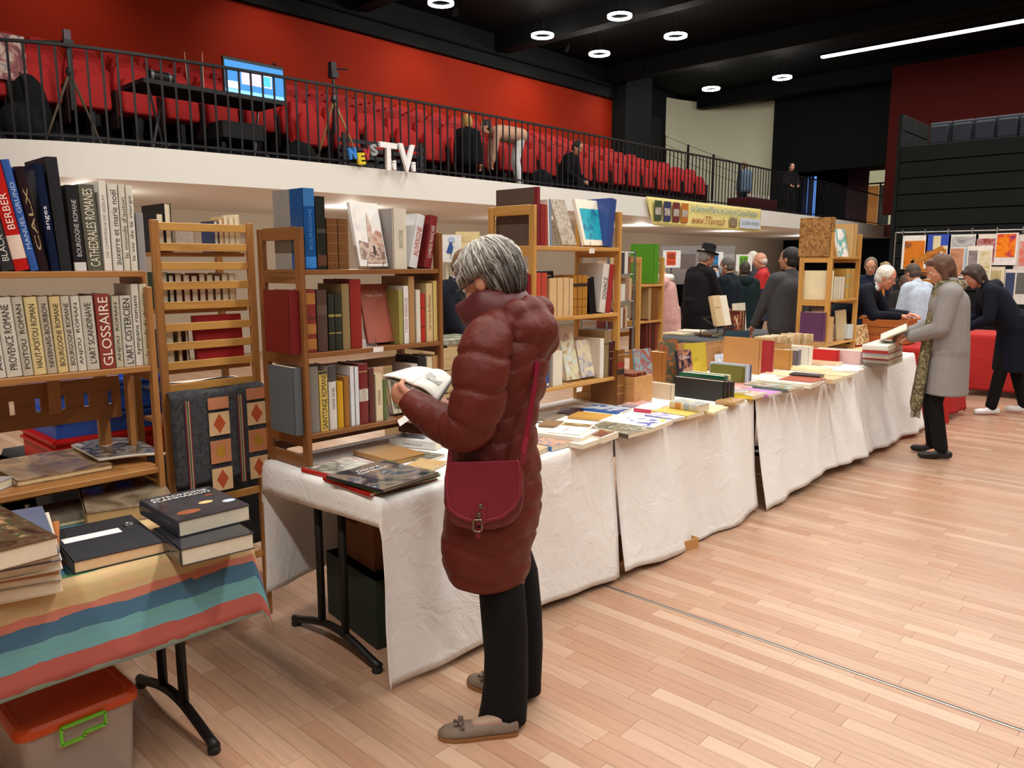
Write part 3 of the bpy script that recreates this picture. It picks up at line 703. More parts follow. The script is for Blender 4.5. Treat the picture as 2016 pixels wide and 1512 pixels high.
fill(CX, .9255, ((1070, 762), (1205, 748)), "light rack's bottom shelf", [
 (1071, 1080, 690, '2a4a9a', 'blue booklet with white foot', dict(pap=True, bands=((.05, .12, 'e8e8e8'),))),
 (1088, 1107, 692, 'e2dac8', 'thick cream book', dict(d=.15, pap=True)),
 (1180, 1188, 667, 'e6e1d8', 'large white book with visible cover', dict(d=.24, side=('cfc4b4', .02), pap=True)),
 (1189, 1199, 652, '8a7450', 'tan marbled book', dict(d=.2, bands=((.7, .74, '5a4a30'),))),
 (1200, 1214, 672, '431c22', 'dark maroon book with ring emblem', dict(d=.2, bands=((.5, .52, '9a7a50'), (.7, .72, '9a7a50'))))])
# ---- books facing out on wire stands
STM = mat('8d8a86', .3, .9)
def stand(M, w, label):
    s = thing('wire_book_stand', label, 'book stand', M)
    for yy in (w*.22, w*.78): MB().tube([(.035, yy, .035), (.035, yy, .012), (.03, yy, 0.0017), (-.03, yy, .0017), (-.055, yy, .09)], .0016, 6).build('wire', STM, s)
    MB().tube([(-.03, w*.22, .002), (-.03, w*.78, .002)], .0016, 6).build('cross_wire', STM, s); return s
def faceout(bl, br, ytop, z, label, col, t=.015, tilt=-14, st=None, X=None, **kw):
    A, B = (onx(*bl, X), onx(*br, X)) if X else (onz(*bl, z), onz(*br, z)); dv = B-A; w = math.hypot(dv.x, dv.y); ang = math.degrees(math.atan2(-dv.x, dv.y))
    dep = (A-CP).dot(FW); h = ((bl[1]+br[1])/2-ytop)/FPX*dep/math.cos(math.radians(tilt))/.985
    M0 = TR(A.x, A.y, z)@RZ(ang)
    if st: stand(TR(A.x-.0, A.y, z)@RZ(ang), w, st); M = M0@TR(.026, 0, .013)@RY(tilt)@TR(-t, 0, 0)
    else: M = M0@RY(tilt)@TR(-t, 0, .0005)
    return book(M, t, h, w, col, label, **kw)
cb = faceout((702, 524), (757, 523), 400, 1.5752, 'white book with a pink cathedral drawing, facing out', 'eeeae6', X=BX-.06, st='wire stand holding the cathedral book on the dark rack', art_=art(['f2f0ec', 'eceae6', 'e4e2de', 'd8d4d0'], 10, 3), rect=(.06, .06, .98, .95), pap=True, t=.02)
d_ = max(v.co.y for v in cb.children[0].data.vertices); h_ = max(v.co.z for v in cb.children[0].data.vertices)
for nm, poly, c in (('tower', [(.42, .30), (.62, .30), (.62, .62), (.54, .86), (.47, .62)], 'c49a88'), ('nave', [(.60, .20), (.95, .20), (.95, .52), (.78, .58), (.60, .48)], 'b88a78'), ('facade', [(.10, .12), (.94, .10), (.94, .32), (.62, .34), (.40, .36), (.10, .40)], '8a7068'), ('steps', [(.30, .05), (.94, .05), (.94, .12), (.30, .14)], 'a88a70'), ('doorway', [(.55, .18), (.64, .18), (.64, .30), (.59, .33), (.55, .30)], '3a302c')):
    MB().prism([(d_*a, h_*b) for a, b in poly], 0, .0005, (.0206+.0004*len(nm), 0, 0), Y3, Z3).build(nm, art([c, c, 'd8c0b0', '6a5850'] if nm != 'doorway' else [c, c], 30, len(nm)), cb.children[0])
faceout((718, 677), (773, 673), 562, 1.2372, 'pink cloth book facing out between red and tan volumes', 'a85c4c', X=BX-.06, st='wire stand holding the pink book on the dark rack', ftxt='MAI 1968', ftc='e0c8b8', fpos=(.5, .8, .6, .04), t=.012)
faceout((768, 816), (800, 811), 736, .9002, 'old illustrated booklet facing out near the woman\'s hand', 'd8d2b8', X=BX-.06, st='wire stand holding the old illustrated booklet', art_=art(['e0d8c0', 'b8b09a', '40403c', 'c0a040'], 18, 4), rect=(.08, .1, .94, .9), pap=True, t=.008)
faceout((1143, 478), (1187, 475), 388, 1.6922, 'white book with turquoise cover picture on light rack', 'efe8d8', X=CX-.06, st='wire stand holding the turquoise-covered book', art_=art(['1e9ab8', '28b4c4', '1c88a8', '2a70a0'], 12, 5), rect=(.12, .12, .95, .8), t=.02, tilt=-16, pap=True)
faceout((1100, 481), (1128, 478), 392, 1.6922, 'leaning picture book with grey and tan cover on light rack', 'b8a890', X=CX-.06, st='wire stand holding the grey and tan picture book', art_=art(['4a4640', 'b8ab98', '8a7a66', 'd8d0c0'], 16, 6), t=.014, tilt=-20, pap=True)
faceout((1110, 753), (1136, 750), 662, .9252, 'watercolour butterfly book on the light rack', 'e6e4d6', X=CX-.06, st='wire stand holding the butterfly book', art_=art(['eef0e4', 'cfd8d8', 'e0dcae', 'b89890', '8a7a88'], 13, 7), pap=True, ftxt='L\'ART DE LA', fpos=(.5, .86, .55, .035))
faceout((1139, 751), (1171, 746), 677, .9252, 'small watercolour booklet beside the butterfly book', 'efe9d2', X=CX-.06, st='wire stand holding the small watercolour booklet', art_=art(['f2ecd0', 'e8d8b8', 'b0b8cc', 'a08070'], 17, 8), pap=True, t=.008)
# lying black volume on top of the buff paperbacks
c = onx(1060, 537, CX-.02); book(TR(CX-.012, onx(1056, 536, CX).y, 1.508)@RZ(90)@frame((0, 0, 0), -Z3, Y3, X3)@TR(-.055, 0, 0), .055, .155, .13, '1b1614', 'thick black book lying on top of the buff paperbacks', txt='Troyes', tc='b09a60', tf=.7, th=.3, down=False, gloss=.2)
# price tags hanging on shelf edges
def ptag(px, py, X, w, h, label):
    p = onx(px, py, X); o = MB().box(0, -w/2, -h, .0012, w/2, 0).build('price_tag', mat('efece6', .7)); o.matrix_world = TR(p)@RY(8); tag(o, label, 'tag')
ptag(745, 683, BX+.023, .055, .022, 'white card tag under the pink book')
ptag(1166, 489, CX+.023, .05, .028, 'white card tag on the light rack\'s top shelf')
ptag(1141, 762, CX+.023, .05, .028, 'white card tag on the light rack\'s bottom shelf')
o = MB().box(0, -.04, 0, .0012, .04, .03).build('price_tag', mat('efece6', .7)); o.matrix_world = TR(onx(798, 832, BX+.03))@RX(18)@RY(-12)@RZ(10); tag(o, 'tilted white handwritten tag on the dark rack', 'tag')
# ---- flat books, given by the picture corners of their top cover
def flatq(bl, br, tl, t, zb, col, label, **kw):
    z = zb+t; B, R, T = onz(*bl, z), onz(*br, z), onz(*tl, z)
    e = (R-B); d = e.length; e.normalize(); n = V((-e.y, e.x, 0)); h = abs((T-B).dot(n))
    if (T-B).dot(n) < 0: B = R.copy(); e = -e; n = V((-e.y, e.x, 0))
    M = frame((B.x, B.y, zb+.0005), Z3, e, n)
    return book(M, t, h, d, col, label, **kw)
T1 = TZ+.0035
A1 = art(['24252a', '34353b', '3c3d44', '2a2b30'], 14, 11, .15)
flatq((352, 1086-2), (500, 1049), (262, 1049), .05, T1, '2c2d33', 'lower of two thick glossy picture books on the striped cloth', gloss=.15, pg='d8d0bc')
flatq((347, 1028), (492, 994), (258, 989), .05, T1+.051, '30313a', 'upper of two thick glossy picture books on the striped cloth', gloss=.15, pg='d8d0bc', art_=A1, ftxt='ASTRONOMIE\nFLAMMARION', ftc='e8e4dc', fpos=(.5, .85, .8, .15))
ab = bpy.data.objects['book.%03d' % (len([o for o in bpy.data.objects if o.name.startswith('book') and o.type == 'EMPTY' and not o.name.startswith('book_')])-1)]; hA, dA = max(v.co.z for v in ab.children[0].data.vertices), max(v.co.y for v in ab.children[0].data.vertices)
for cy, cz, ry, rz, c in ((.62, .42, .10, .05, 'd8c088'), (.28, .22, .16, .07, '9a5a40'), (.88, .30, .09, .05, 'c8d8e8'), (.80, .66, .06, .03, '8a4a34')): MB().prism([(dA*(cy+ry*math.cos(a)), hA*(cz+rz*math.sin(a))) for a in [q*.449 for q in range(14)]], 0, .0006, (.0510, 0, 0), Y3, Z3).build('planet', mat(c, .2), ab.children[0])
# black portfolio with clip
pf = flatq((140, 1108), (324, 1066), (40, 1075-18), .036, T1, '23262c', 'black document portfolio with white label and metal clip', pg='e2bf96', cat='portfolio', name='portfolio', gloss=.5)
h_, d_ = max(v.co.z for v in pf.children[0].data.vertices), max(v.co.y for v in pf.children[0].data.vertices)
MB().box(.0362, .02, h_*.52, .0367, d_*.72, h_*.66).build('paper_label', mat('e8e6e2', .6), pf)
mb = MB().box(.0362, d_*.80, h_*.60, .040, d_*.90, h_*.72); mb.tube([(.042, d_*.85+.012*math.cos(a), h_*.66+.012*math.sin(a)) for a in [q*.524 for q in range(13)]], .003, 6); mb.build('clip', mat('b8b8bc', .2, .95), pf)
# left stack
zs = T1
for k, (t_, c_, dsc, ar) in enumerate([(.034, 'cbb59a', 'beige', None), (.022, '8f8a7a', 'grey', None), (.016, 'b06a3c', 'orange-brown', None), (.026, 'e0d6c6', 'white', None), (.024, '5a6078', 'slate blue', None), (.05, '6b4a34', 'brown pictured', art(['241c16', '3c2c20', '5a4030', '3a4430', '8a6a4c', 'b08a68'], 13, 13, .2))]):
    flatq((-160, 1196-(zs-T1)*560), (122-(k % 3)*4, 1140-(zs-T1+t_)*600+22), (-260, 1120-(zs-T1+t_)*560), t_, zs, c_, f'{dsc} book, {ORD[k]} from the bottom of the leftmost stack', art_=ar, pg='ddd0b8')
    zs += t_+.0008
flatq((165, 1012), (345, 985), (120, 962), .05, T1, art(['5a4a38', '6e5c48', '8a7a66', '4a3c2c'], 6, 14, .12), 'large old brown book in plastic behind the portfolio', pg='b09468')
flatq((60, 1040), (200, 1012), (0, 1010), .018, T1, art(['5c5448', '6e665a', '4a4238'], 7, 15, .15), 'worn grey-brown album lying behind the portfolio', pg='c8b898')
# on the low shelf of the left rack
Z2 = .8725
flatq((30, 948), (222, 913), (-40, 912), .02, Z2, art(['8a6a48', 'a88a64', '6a5040', 'b89870'], 7, 16, .1), 'large brown picture book in plastic on the low left shelf', pg='d8c090')
flatq((-30, 960), (26, 938), (-60, 925), .03, Z2, 'b8b4b8', 'white plastic-wrapped book at the far left of the low shelf', gloss=.1)
t = thing('magazine', 'curled magazine with orange cover print on the low left shelf', 'magazine', V((0, 0, 0)))
P0, P1, P2 = onz(195, 905, Z2+.034), onz(325, 888, Z2+.034), onz(140, 877, Z2+.034)
def mg(u, v):
    p = P0+(P1-P0)*u+(P2-P0)*v; p.z = Z2+.026+.016*math.sin(u*2.6)*(.4+.6*v)+.012*(1-u); return p
MB().grid(mg, 14, 8).build('cover', art(['5a6070', '8a8078', '3a3430', 'b0a89c', 'c85a28'], 10, 17, .2), t, smooth=True)
def mg2(u, v): p = mg(u, v); p.z -= .006; return p
mb = MB().grid(mg2, 14, 8); mb.build('pages', mat('ded6c4', .8), t, smooth=True, solid=.010)
# ---------------------------------------------------------------- things on the white tables
T2 = TZ+.0045
def flat3(bt, rt, lf, t, zb, col, label, **kw): return flatq(bt, rt, lf, t, zb, col, label, **kw)
a_gar = art(['23262b', '3a4048', '6b6460', '8c7b6c', '28445c', 'c8c0b8'], 7, 21, .1)
flat3((727, 972), (862, 938), (640, 938), .014, T2, 'b0201c', 'red book at the bottom of the pile by the table corner', gloss=.2)
flat3((745, 968), (868, 933), (655, 934), .010, T2+.0146, '3d7a34', 'slim green-edged book in the pile by the table corner')
flat3((753, 965), (864, 930), (663, 931), .012, T2+.0252, '22262c', 'glossy dark art book with white title on the corner pile', gloss=.1, art_=a_gar, ftxt='Gérard\nGarouste', ftc='efefef', fpos=(.55, .78, .5, .16))
flat3((655, 937), (742, 912), (613, 917), .016, T2, 'b8231c', 'art book with red border beside the dark rack', art_=art(['8a8a80', 'b8b4a8', '5a5a52', 'c8c4bc'], 9, 22, .2), rect=(.03, .1, .97, .97))
flat3((768, 908), (838, 892), (696, 887), .022, T2, 'a87c4c', 'worn tan leather folio on the nearest white table', pg='a98656')
wb = flat3((858, 872), (884, 860), (779, 858), .036, T2, 'e6e4e2', 'thick white book with a snowy photo, behind the tan folio', pap=True, art_=art(['e8eaec', '6a7684', '3a4450', 'd8dce0'], 14, 23), rect=(.3, .35, .95, .95), txt='RAYMOND QUENEAU', tc='7a7a7a', tf=.4, th=.3)
flat3((845, 925), (880, 908), (822, 905), .014, T2, art(['c09a68', 'd8b888', 'a87c50'], 16, 24, .3), 'tan map-covered book half hidden by the woman')
flat3((838, 908), (876, 895), (806, 893), .008, T2, art(['6a7484', '9a9484', '4a5a50', 'b8b8b0'], 13, 25, .15), 'grey and green brochure beside the tan map book', pap=True)
# right of the woman
flat3((1060, 889), (1084, 878), (1030, 862), .02, T2, 'c9b08a', 'small tan book beside the woman\'s coat')
flat3((1086, 880), (1129, 869), (1057, 853), .022, T2, '3f7fc0', 'book with a blue and brown painting, beside the coat', art_=art(['4a7ab8', 'b88a68', 'd0a888', '3a5aa0', 'e0d8d0'], 15, 26), pap=True)
flat3((1146, 876), (1182, 864), (1083, 850), .022, T2, 'e9e0cf', 'cream paperback under the picnic booklet', pap=True)
flat3((1144, 863), (1180, 846), (1061, 842), .018, T2+.0226, 'ece8dc', 'large white paperback under the picnic booklet', pap=True)
flat3((1143, 856), (1172, 836), (1085, 846), .005, T2+.0412, 'f0eee6', 'white booklet with a strip of fruit pictures', pap=True, art_=art(['d8c060', '6a6a30', '8a5a40', 'e8dca0'], 26, 27), rect=(.68, .06, .96, .95), ftxt='Paris', ftc='888888', fpos=(.35, .6, .3, .08))
flat3((1096, 839), (1110, 829), (1068, 831), .012, T2+.0412, '8a6a4a', 'small brown leather notebook on the white paperback')
flat3((1186, 862), (1218, 850), (1150, 844), .03, T2, 'e8e2d4', 'thick book with green and brown food picture', pap=True, art_=art(['c8c840', '8a4a2c', '5a3020', 'b06840'], 14, 28), rect=(.05, .06, .94, .92))
flat3((1237, 856), (1286, 843), (1180, 833), .02, T2, '5c4a3c', 'landscape photo book with brown spine overhanging the front edge', pap=True, art_=art(['6a6a5a', 'a09078', '4a5038', 'b8b0a0', '3a3a30'], 12, 29), txt='TRAMES', tc='d8d0c0', tf=.3)
flat3((1286, 842), (1325, 827), (1190, 824), .022, T2, 'efece4', 'white book with yellow and blue drawing', pap=True, art_=art(['e8c430', 'f0eee8', 'f2f0ea', '3a4ab0', '2a2a40', 'e09040'], 11, 30, interp='CONSTANT'), rect=(.06, .06, .94, .72))
flat3((1186, 826), (1206, 816), (1132, 813), .012, T2, 'd0a050', 'plain ochre folder on the table', pap=True)
flat3((1220, 812), (1244, 803), (1147, 802), .012, T2, '2a66b8', 'blue glossy book with white lettering', pap=True, gloss=.2, art_=art(['2a6ac0', '1e56a8', 'e0e8f0', '2a6ac0'], 9, 31, .2), ftxt='Zodiaque', ftc='e8ecf4', fpos=(.45, .75, .6, .16))
flat3((1142, 817), (1152, 803), (1100, 809), .006, T2, '3a2430', 'dark plum folder behind the ochre folder')
flat3((1085, 828), (1120, 814), (1056, 816), .006, T2, '8f8474', 'grey-brown sheet folder on the table behind the coat')
flat3((1261, 800), (1285, 791), (1229, 794), .012, T2, 'b8a0b0', 'pink and blue magazine near the wooden box', pap=True, art_=art(['7a80c0', 'd8a898', 'e8d8d0'], 16, 32))
flat3((1289, 808), (1316, 797), (1254, 801), .02, T2, 'c83858', 'white-covered book with raspberry spine', pap=True, art_=mat('efece8', .5), rect=(.0, .0, 1, 1))
flat3((1325, 826), (1354, 819), (1280, 814), .016, T2, '8a88c0', 'violet book with white star', pap=True, art_=art(['8a88c8', 'a8a0d0', 'e8e8f0', 'c0a0b8'], 12, 33))
flat3((1352, 819), (1387, 810), (1290, 806), .02, T2, 'dcbc54', 'yellow book under the patterned box', pap=True)
flat3((1375, 799), (1398, 794), (1313, 791), .04, T2+.0206, 'd8c8a4', 'thick patterned book with pale picture cover', art_=art(['a8bcc0', 'd0c8b0', '8a9498', 'e0d8c8'], 14, 34), bands=((.05, .25, 'b8b8c0'), (.3, .5, '9aa8b8'), (.6, .8, 'c88a50')))
flat3((1404, 813), (1434, 801), (1376, 801), .012, T2, 'ead9a4', 'cream rounded booklet in front of the black volumes', pap=True)
flat3((1447, 793), (1468, 785), (1430, 781), .022, T2, 'b08a58', 'small brown book right of the black volumes')
flat3((1483, 781), (1513, 773), (1448, 770), .02, T2, 'e8c820', 'glossy book with yellow spine', pap=True, gloss=.15, art_=art(['b8c0d0', 'd8d8d8', 'c8a840', '8a8aa0'], 12, 35, .15))
flat3((1513, 778), (1539, 771), (1462, 765), .014, T2, 'b87cc0', 'lilac book beside the yellow-spined one', pap=True)
flat3((1552, 767), (1581, 760), (1465, 756), .012, T2+.0146, '6a7a78', 'glossy book with yellow corner on top of its pile', pap=True, gloss=.12, art_=art(['b8c8c0', 'd8dcd0', '8a9890', 'e0c040'], 10, 36, .12))
flat3((1552, 770), (1582, 763), (1470, 758), .013, T2, '9aa8a4', 'grey book under the yellow-cornered one', pap=True)
flat3((1470, 764), (1505, 753), (1440, 752), .02, T2, 'd8ccc4', 'grey-white book behind the lilac one', pap=True, art_=art(['c0b8b8', 'd88a80', 'e8e0d8'], 11, 37))
flat3((1596, 758), (1616, 750), (1508, 742), .028, T2, 'efe6d2', 'white thick paperback with faint script', pap=True)
flat3((1600, 753), (1626, 745), (1552, 741), .034, T2, 'a8503c', 'coral red and white book near the second cloth seam', pg='e8e4e0')
flat3((1614, 741), (1624, 737), (1570, 730), .012, T2+.0346, '2c2426', 'slim black book on the coral book')
flat3((1640, 748), (1662, 742), (1602, 735), .03, T2, 'd4b68c', 'tan paperback near the cloth seam', pap=True)
flat3((1664, 741), (1684, 735), (1630, 731), .022, T2, 'e0c89c', 'buff paperback near the cloth seam', pap=True)
flat3((1570, 742), (1590, 734), (1512, 731), .02, T2, 'e4d2ac', 'cream book, leftmost of the pale books in mid table', pap=True)
flat3((1620, 729), (1640, 724), (1556, 720), .024, T2, 'ead8a8', 'pale yellow book behind the slim black one', pap=True)
flat3((1508, 745), (1532, 738), (1455, 738), .022, T2, 'f0eeea', 'white book between the olive row and the script book', pap=True)
flat3((1690, 730), (1702, 726), (1624, 719), .02, T2, 'f2f0ec', 'long white box file in front of the pink book', pap=True)
flat3((1645, 717), (1660, 712), (1572, 706), .022, T2, 'd2b48e', 'beige book in front of the red one', pap=True)
# standing rows, spines towards the front
def row(X, base, place, items, dd=.2): fill(X, T2-.0005, base, place, items, dd)
row(-2.66, ((1214, 799), (1230, 793)), 'the table beside the light rack', [(1215, 1229, 689, '7a4c22', 'tall brown leather book with red label', dict(d=.2, bands=((.68, .78, '8e2420'), (.55, .65, '2a1c14'), (.2, .22, 'a8783c'), (.35, .37, 'a8783c'), (.9, .92, 'a8783c'))))])
row(-2.24, ((1360, 818), (1446, 794)), 'the table edge', [
 (1424, 1430, 752, '1c1a18', 'black volume with large dark cover', dict(d=.36, pg='e8d8c0')),
 (1431, 1438, 752, '1c1a18', 'black volume', dict(d=.34)), (1438.5, 1446, 752, '1e1b19', 'last black volume', dict(d=.34))])
row(-2.52, ((1320, 793), (1335, 788)), 'the table behind the patterned book', [(1322, 1329, 757, 'cdb9a0', 'grey-brown covered book with cream spine', dict(d=.24))])
row(-2.36, ((1420, 785), (1440, 779)), 'the spot behind the black volumes', [(1424, 1432, 741, '12583c', 'green cloth book', dict(d=.33)), (1433, 1437, 739, 'dcc898', 'cream spine behind the green book', dict(d=.3, pap=True))])
row(-2.45, ((1462, 757), (1480, 751)), 'the mid-table row', [
 (1463, 1466.5, 723, '6a6a28', 'olive book', dict(d=.26)), (1467, 1469.5, 719, 'b8c4d8', 'pale blue book', dict(d=.28)), (1470, 1472.5, 719, 'd8dce4', 'white-blue book', dict(d=.28)), (1473, 1476, 719, 'a8b0c4', 'blue-grey book', dict(d=.28)), (1476.5, 1480, 719, '5a5c74', 'slate book', dict(d=.28))])
row(-2.85, ((1296, 768), (1315, 760)), 'the spot behind the wooden box', [(1304, 1312, 694, 'a8682c', 'orange-brown book with tan spine', dict(d=.28))])
row(-2.55, ((1495, 742), (1560, 728)), 'the mid-table boxes', [
 (1494, 1498, 668, 'c08850', 'brown upright folder', dict(d=.3)), (1519, 1523, 672, 'a83038', 'red and cream picture book', dict(d=.2, art_=None)), (1555, 1560, 690, 'b8823c', 'ochre cardboard folder', dict(d=.33)), (1570, 1577, 690, '6a6670', 'grey photo book', dict(d=.15)), (1592, 1600, 683, 'e4dccc', 'white scribbled book', dict(d=.22))])
row(-2.42, ((1640, 722), (1655, 718)), 'the far table', [(1648, 1653, 690, 'c01e20', 'bright red book with photo strip', dict(d=.42, bands=()))])
row(-2.25, ((1690, 733), (1748, 716)), 'the last table edge', [
 (1694, 1703, 692, 'd8b4b4', 'pink plastic-wrapped book', dict(d=.40, gloss=.15)), (1703.5, 1712, 692, 'e8dcc0', 'cream book', {}), (1712.5, 1718, 692, 'ece4d0', 'white book', {}), (1718.5, 1724, 691, 'e6dabc', 'ivory book', {}), (1724.5, 1729, 688, 'd8c088', 'straw book', {}), (1729.5, 1735, 687, 'b8904c', 'tan book', {}), (1735.5, 1740, 686, 'c86a48', 'orange book', {}), (1740.5, 1745, 686, 'ece6e0', 'white slim book', {})])
zs = T2
for k, (t_, c_, nm) in enumerate([(.03, '9a948a', 'grey'), (.025, 'c8d4c8', 'pale green'), (.02, '9a2c30', 'dark red'), (.035, 'dfe8de', 'mint white'), (.012, 'a8a8cc', 'lavender'), (.03, 'c8342c', 'red'), (.04, 'd8d4cc', 'white')]):
    e = (zs+t_-T2)*205; flat3((1748, 722-e), (1778, 711-e), (1722, 711-e), t_, zs, c_, f'{nm} book, {ORD[k]} from the bottom of the stack beside the fringe'); zs += t_+.0006
# upright face-out books on the tables
faceout((1341, 762), (1368, 757), 690, T2, 'biography with a portrait on its dark cover, standing up', '2a2436', t=.025, tilt=-10, art_=art(['241e30', '33283c', 'a87058', 'c89880', '1c1828'], 11, 41), ftxt='Callas', ftc='f0ecea', fpos=(.45, .8, .7, .09))
faceout((1352, 740), (1393, 735), 676, T2, 'plain yellow book standing behind the portrait biography', 'c0a838', t=.02, tilt=-8, ftxt='LES\nTABLES', ftc='9a8428', fpos=(.5, .5, .3, .12))
faceout((1414, 731), (1439, 727), 697, T2, 'small white and blue booklet standing up', 'e8ecf2', t=.012, tilt=-14, art_=art(['f0f2f6', 'd0d8e8', '9ab0cc', 'f0f2f6'], 12, 42))
faceout((1452, 722), (1478, 718), 684, T2, 'cream paperback leaning on a cardboard box', 'e4d8b8', t=.016, tilt=-10)
faceout((1478, 724), (1488, 722), 700, T2, 'small white card leaning beside the cream paperback', 'f0ece6', t=.004, tilt=-8, cat='card', name='card')
faceout((1300, 757), (1338, 756), 671, T2, 'large picture book with orange and green cover', '8a6a40', t=.018, tilt=-12, art_=art(['2a3a34', 'b05a28', '4a5a48', 'c87a40', '2c4858'], 8, 43))
faceout((1254, 772), (1288, 766), 688, T2, 'blue and red picture book standing in the wooden box', '6a98a8', t=.014, tilt=-8, art_=art(['6aa0b0', 'a85040', '88b0b8', 'b86a50'], 10, 44))
faceout((1686, 680), (1712, 676), 640, T2, 'cream leaflet with small drawings on the far table', 'efe2b8', t=.004, tilt=-12, art_=art(['f0e4bc', 'f0e4bc', 'd89a50', '6a6a50', 'f0e4bc'], 24, 45))
faceout((1711, 674), (1737, 672), 644, T2+.0, 'plastic-wrapped pink print on the far table', 'd8b8a8', t=.01, tilt=-6, gloss=.1)
# open wooden and cardboard boxes
def openbox(label, bl, br, dep, h, m, name='cardboard_box', th=.006, cat='box', z=T2, flaps=0.):
    A, B = onz(*bl, z), onz(*br, z); e = B-A; L = e.length; e.normalize(); n = V((-e.y, e.x, 0))
    t = thing(name, label, cat, frame((A.x, A.y, z), e, n, Z3))
    MB().box(0, 0, 0, L, dep, th).build('bottom', m, t)
    for nm, b in (('front_side', (0, 0, th, L, th, h)), ('back_side', (0, dep-th, th, L, dep, h)), ('end_side', (0, th, th, th, dep-th, h)), ('end_side', (L-th, th, th, L, dep-th, h))): MB().box(*b).build(nm, m, t)
    if flaps:
        for s in (0, 1): MB().bar((L/2, dep*s, h), (L/2, dep*s+(flaps if s else -flaps)*.8, h+flaps*.35*(1 if s else -1)), L*.96, .004).build('flap', m, t)
    return t, L
KRA = mat('b98a58', .8, var=.08); PLY = wood('c8935a', 'ad7a42', .5, 0)
# wooden box with red-brown file tops, front towards -Y
A = onz(1228, 795, T2)
t = thing('wooden_box', 'plain wooden box full of brown files beside the tall leather book', 'box', V((A.x-.36, A.y+.02, T2)))
for nm, b in (('side', (0, 0, 0, .42, .01, .165)), ('side', (0, .19, 0, .42, .2, .165)), ('end', (0, .0105, 0, .01, .1895, .165)), ('end', (.41, .0105, 0, .42, .1895, .165)), ('bottom', (.0105, .0105, 0, .4095, .1895, .008))): MB().box(*b).build(nm, PLY, t)
for k in range(5):
    book(TR(A.x-.33+.0, A.y+.038+k*.034, T2+.009)@RZ(0)@frame((0, 0, 0), Y3, X3*-1, Z3)@TR(0, -.36, 0), .028, .175, .34, ['8a3c28', '9a4a34', '7a3424', 'a05a3c', '8e4630'][k], f'brown file, {ORD[k]} from the front in the wooden box', cat='file', name='file')
for i, (bl, br, dep, h, lb) in enumerate([((1395, 728), (1412, 724), .3, .19, 'cardboard box behind the yellow book'), ((1440, 726), (1470, 720), .25, .2, 'cardboard box with dark marbled book on top'), ((1520, 722), (1556, 719), .3, .18, 'cardboard card-index box on the middle table'), ((1560, 714), (1622, 706), .25, .15, 'long cardboard card-index box left of the far rack')]):
    openbox(lb, bl, br, dep, h, KRA)
A = onz(1440, 726, T2); book(TR(A.x-.10, A.y+.05, T2+.008)@RZ(-60)@RY(-4), .02, .30, .2, '1c3438', 'dark green marbled album standing in a cardboard box', art_=art(['1c3438', '24484a', '1a2c44', '2c5450'], 14, 46))
rk = random.Random(5)
for k in range(14):
    p = onz(1524+k*6.5, 718-k*.9, T2); X = p.x-.08
    book(TR(X, p.y+.06, T2+.008)@RZ(90), .03, .20+rk.random()*.02, .14, ['d8b888', 'e0c8a0', 'c8a878', 'e8d8b8'][k % 4], f'buff index bundle, {ORD[k]} from left in the cardboard index boxes', cat='index bundle', name='index_bundle', pap=True)
# far rack on the last table
DX = -2.75
rack('light wooden rack at the far end of the white tables', DX-.31, DX, 7.30, 8.05, T2, 1.885, [1.665, 1.26, .845], WL, slats=(1.5, 1.1), post=.045)
fill(DX-.02, 1.6655, ((1630, 505), (1690, 503)), "far rack's top shelf", [(1634, 1642, 427, art(['8a5a2c', 'b88a54', '6a4420', 'c89c64'], 30, 51), 'large marbled brown album', dict(d=.3)), (1680, 1686, 440, 'c8a068', 'tan album', dict(d=.25))])
faceout((1652, 500), (1684, 500), 446, 1.6655, 'white book with turquoise spot on the far rack', 'eef0f0', X=DX-.06, t=.02, tilt=-12, art_=art(['f2f2f2', 'f2f2f2', '5ab0b0', '8ac8c4', 'f2f2f2'], 9, 52))
fill(DX-.02, 1.2605, ((1630, 590), (1690, 586)), "far rack's middle shelf", [
 (1633, 1640, 533, 'e6d8b4', 'cream folio', dict(d=.27)), (1641, 1645, 545, 'd8d0bc', 'ivory book', {}), (1645.5, 1650, 545, 'd4ccb8', 'ivory slim book', {}), (1650.5, 1655, 545, 'dcd4c0', 'white slim book', {}), (1655.5, 1662, 545, 'd8cdb8', 'off-white book', {}), (1664, 1671, 529, 'c8a050', 'golden tan book', dict(bands=((.4, .46, '8ab0a0'), (.7, .76, '8ab0a0')))), (1671.5, 1681, 529, 'b8904c', 'brown-gold book', {})])
fill(DX-.02, .8455, ((1630, 677), (1690, 665)), "far rack's bottom shelf", [(1618, 1627, 616, '5c3458', 'purple book behind the post', dict(d=.22)), (1629, 1640, 625, 'c8a070', 'tan boxed book', dict(d=.22)), (1668, 1680, 640, 'c8d0cc', 'pale leaning book', dict(d=.15, lean=4))])
faceout((1648, 673), (1668, 669), 612, .8455, 'open beige folder on the far rack', 'c4ae88', X=DX-.05, t=.012, tilt=-6)
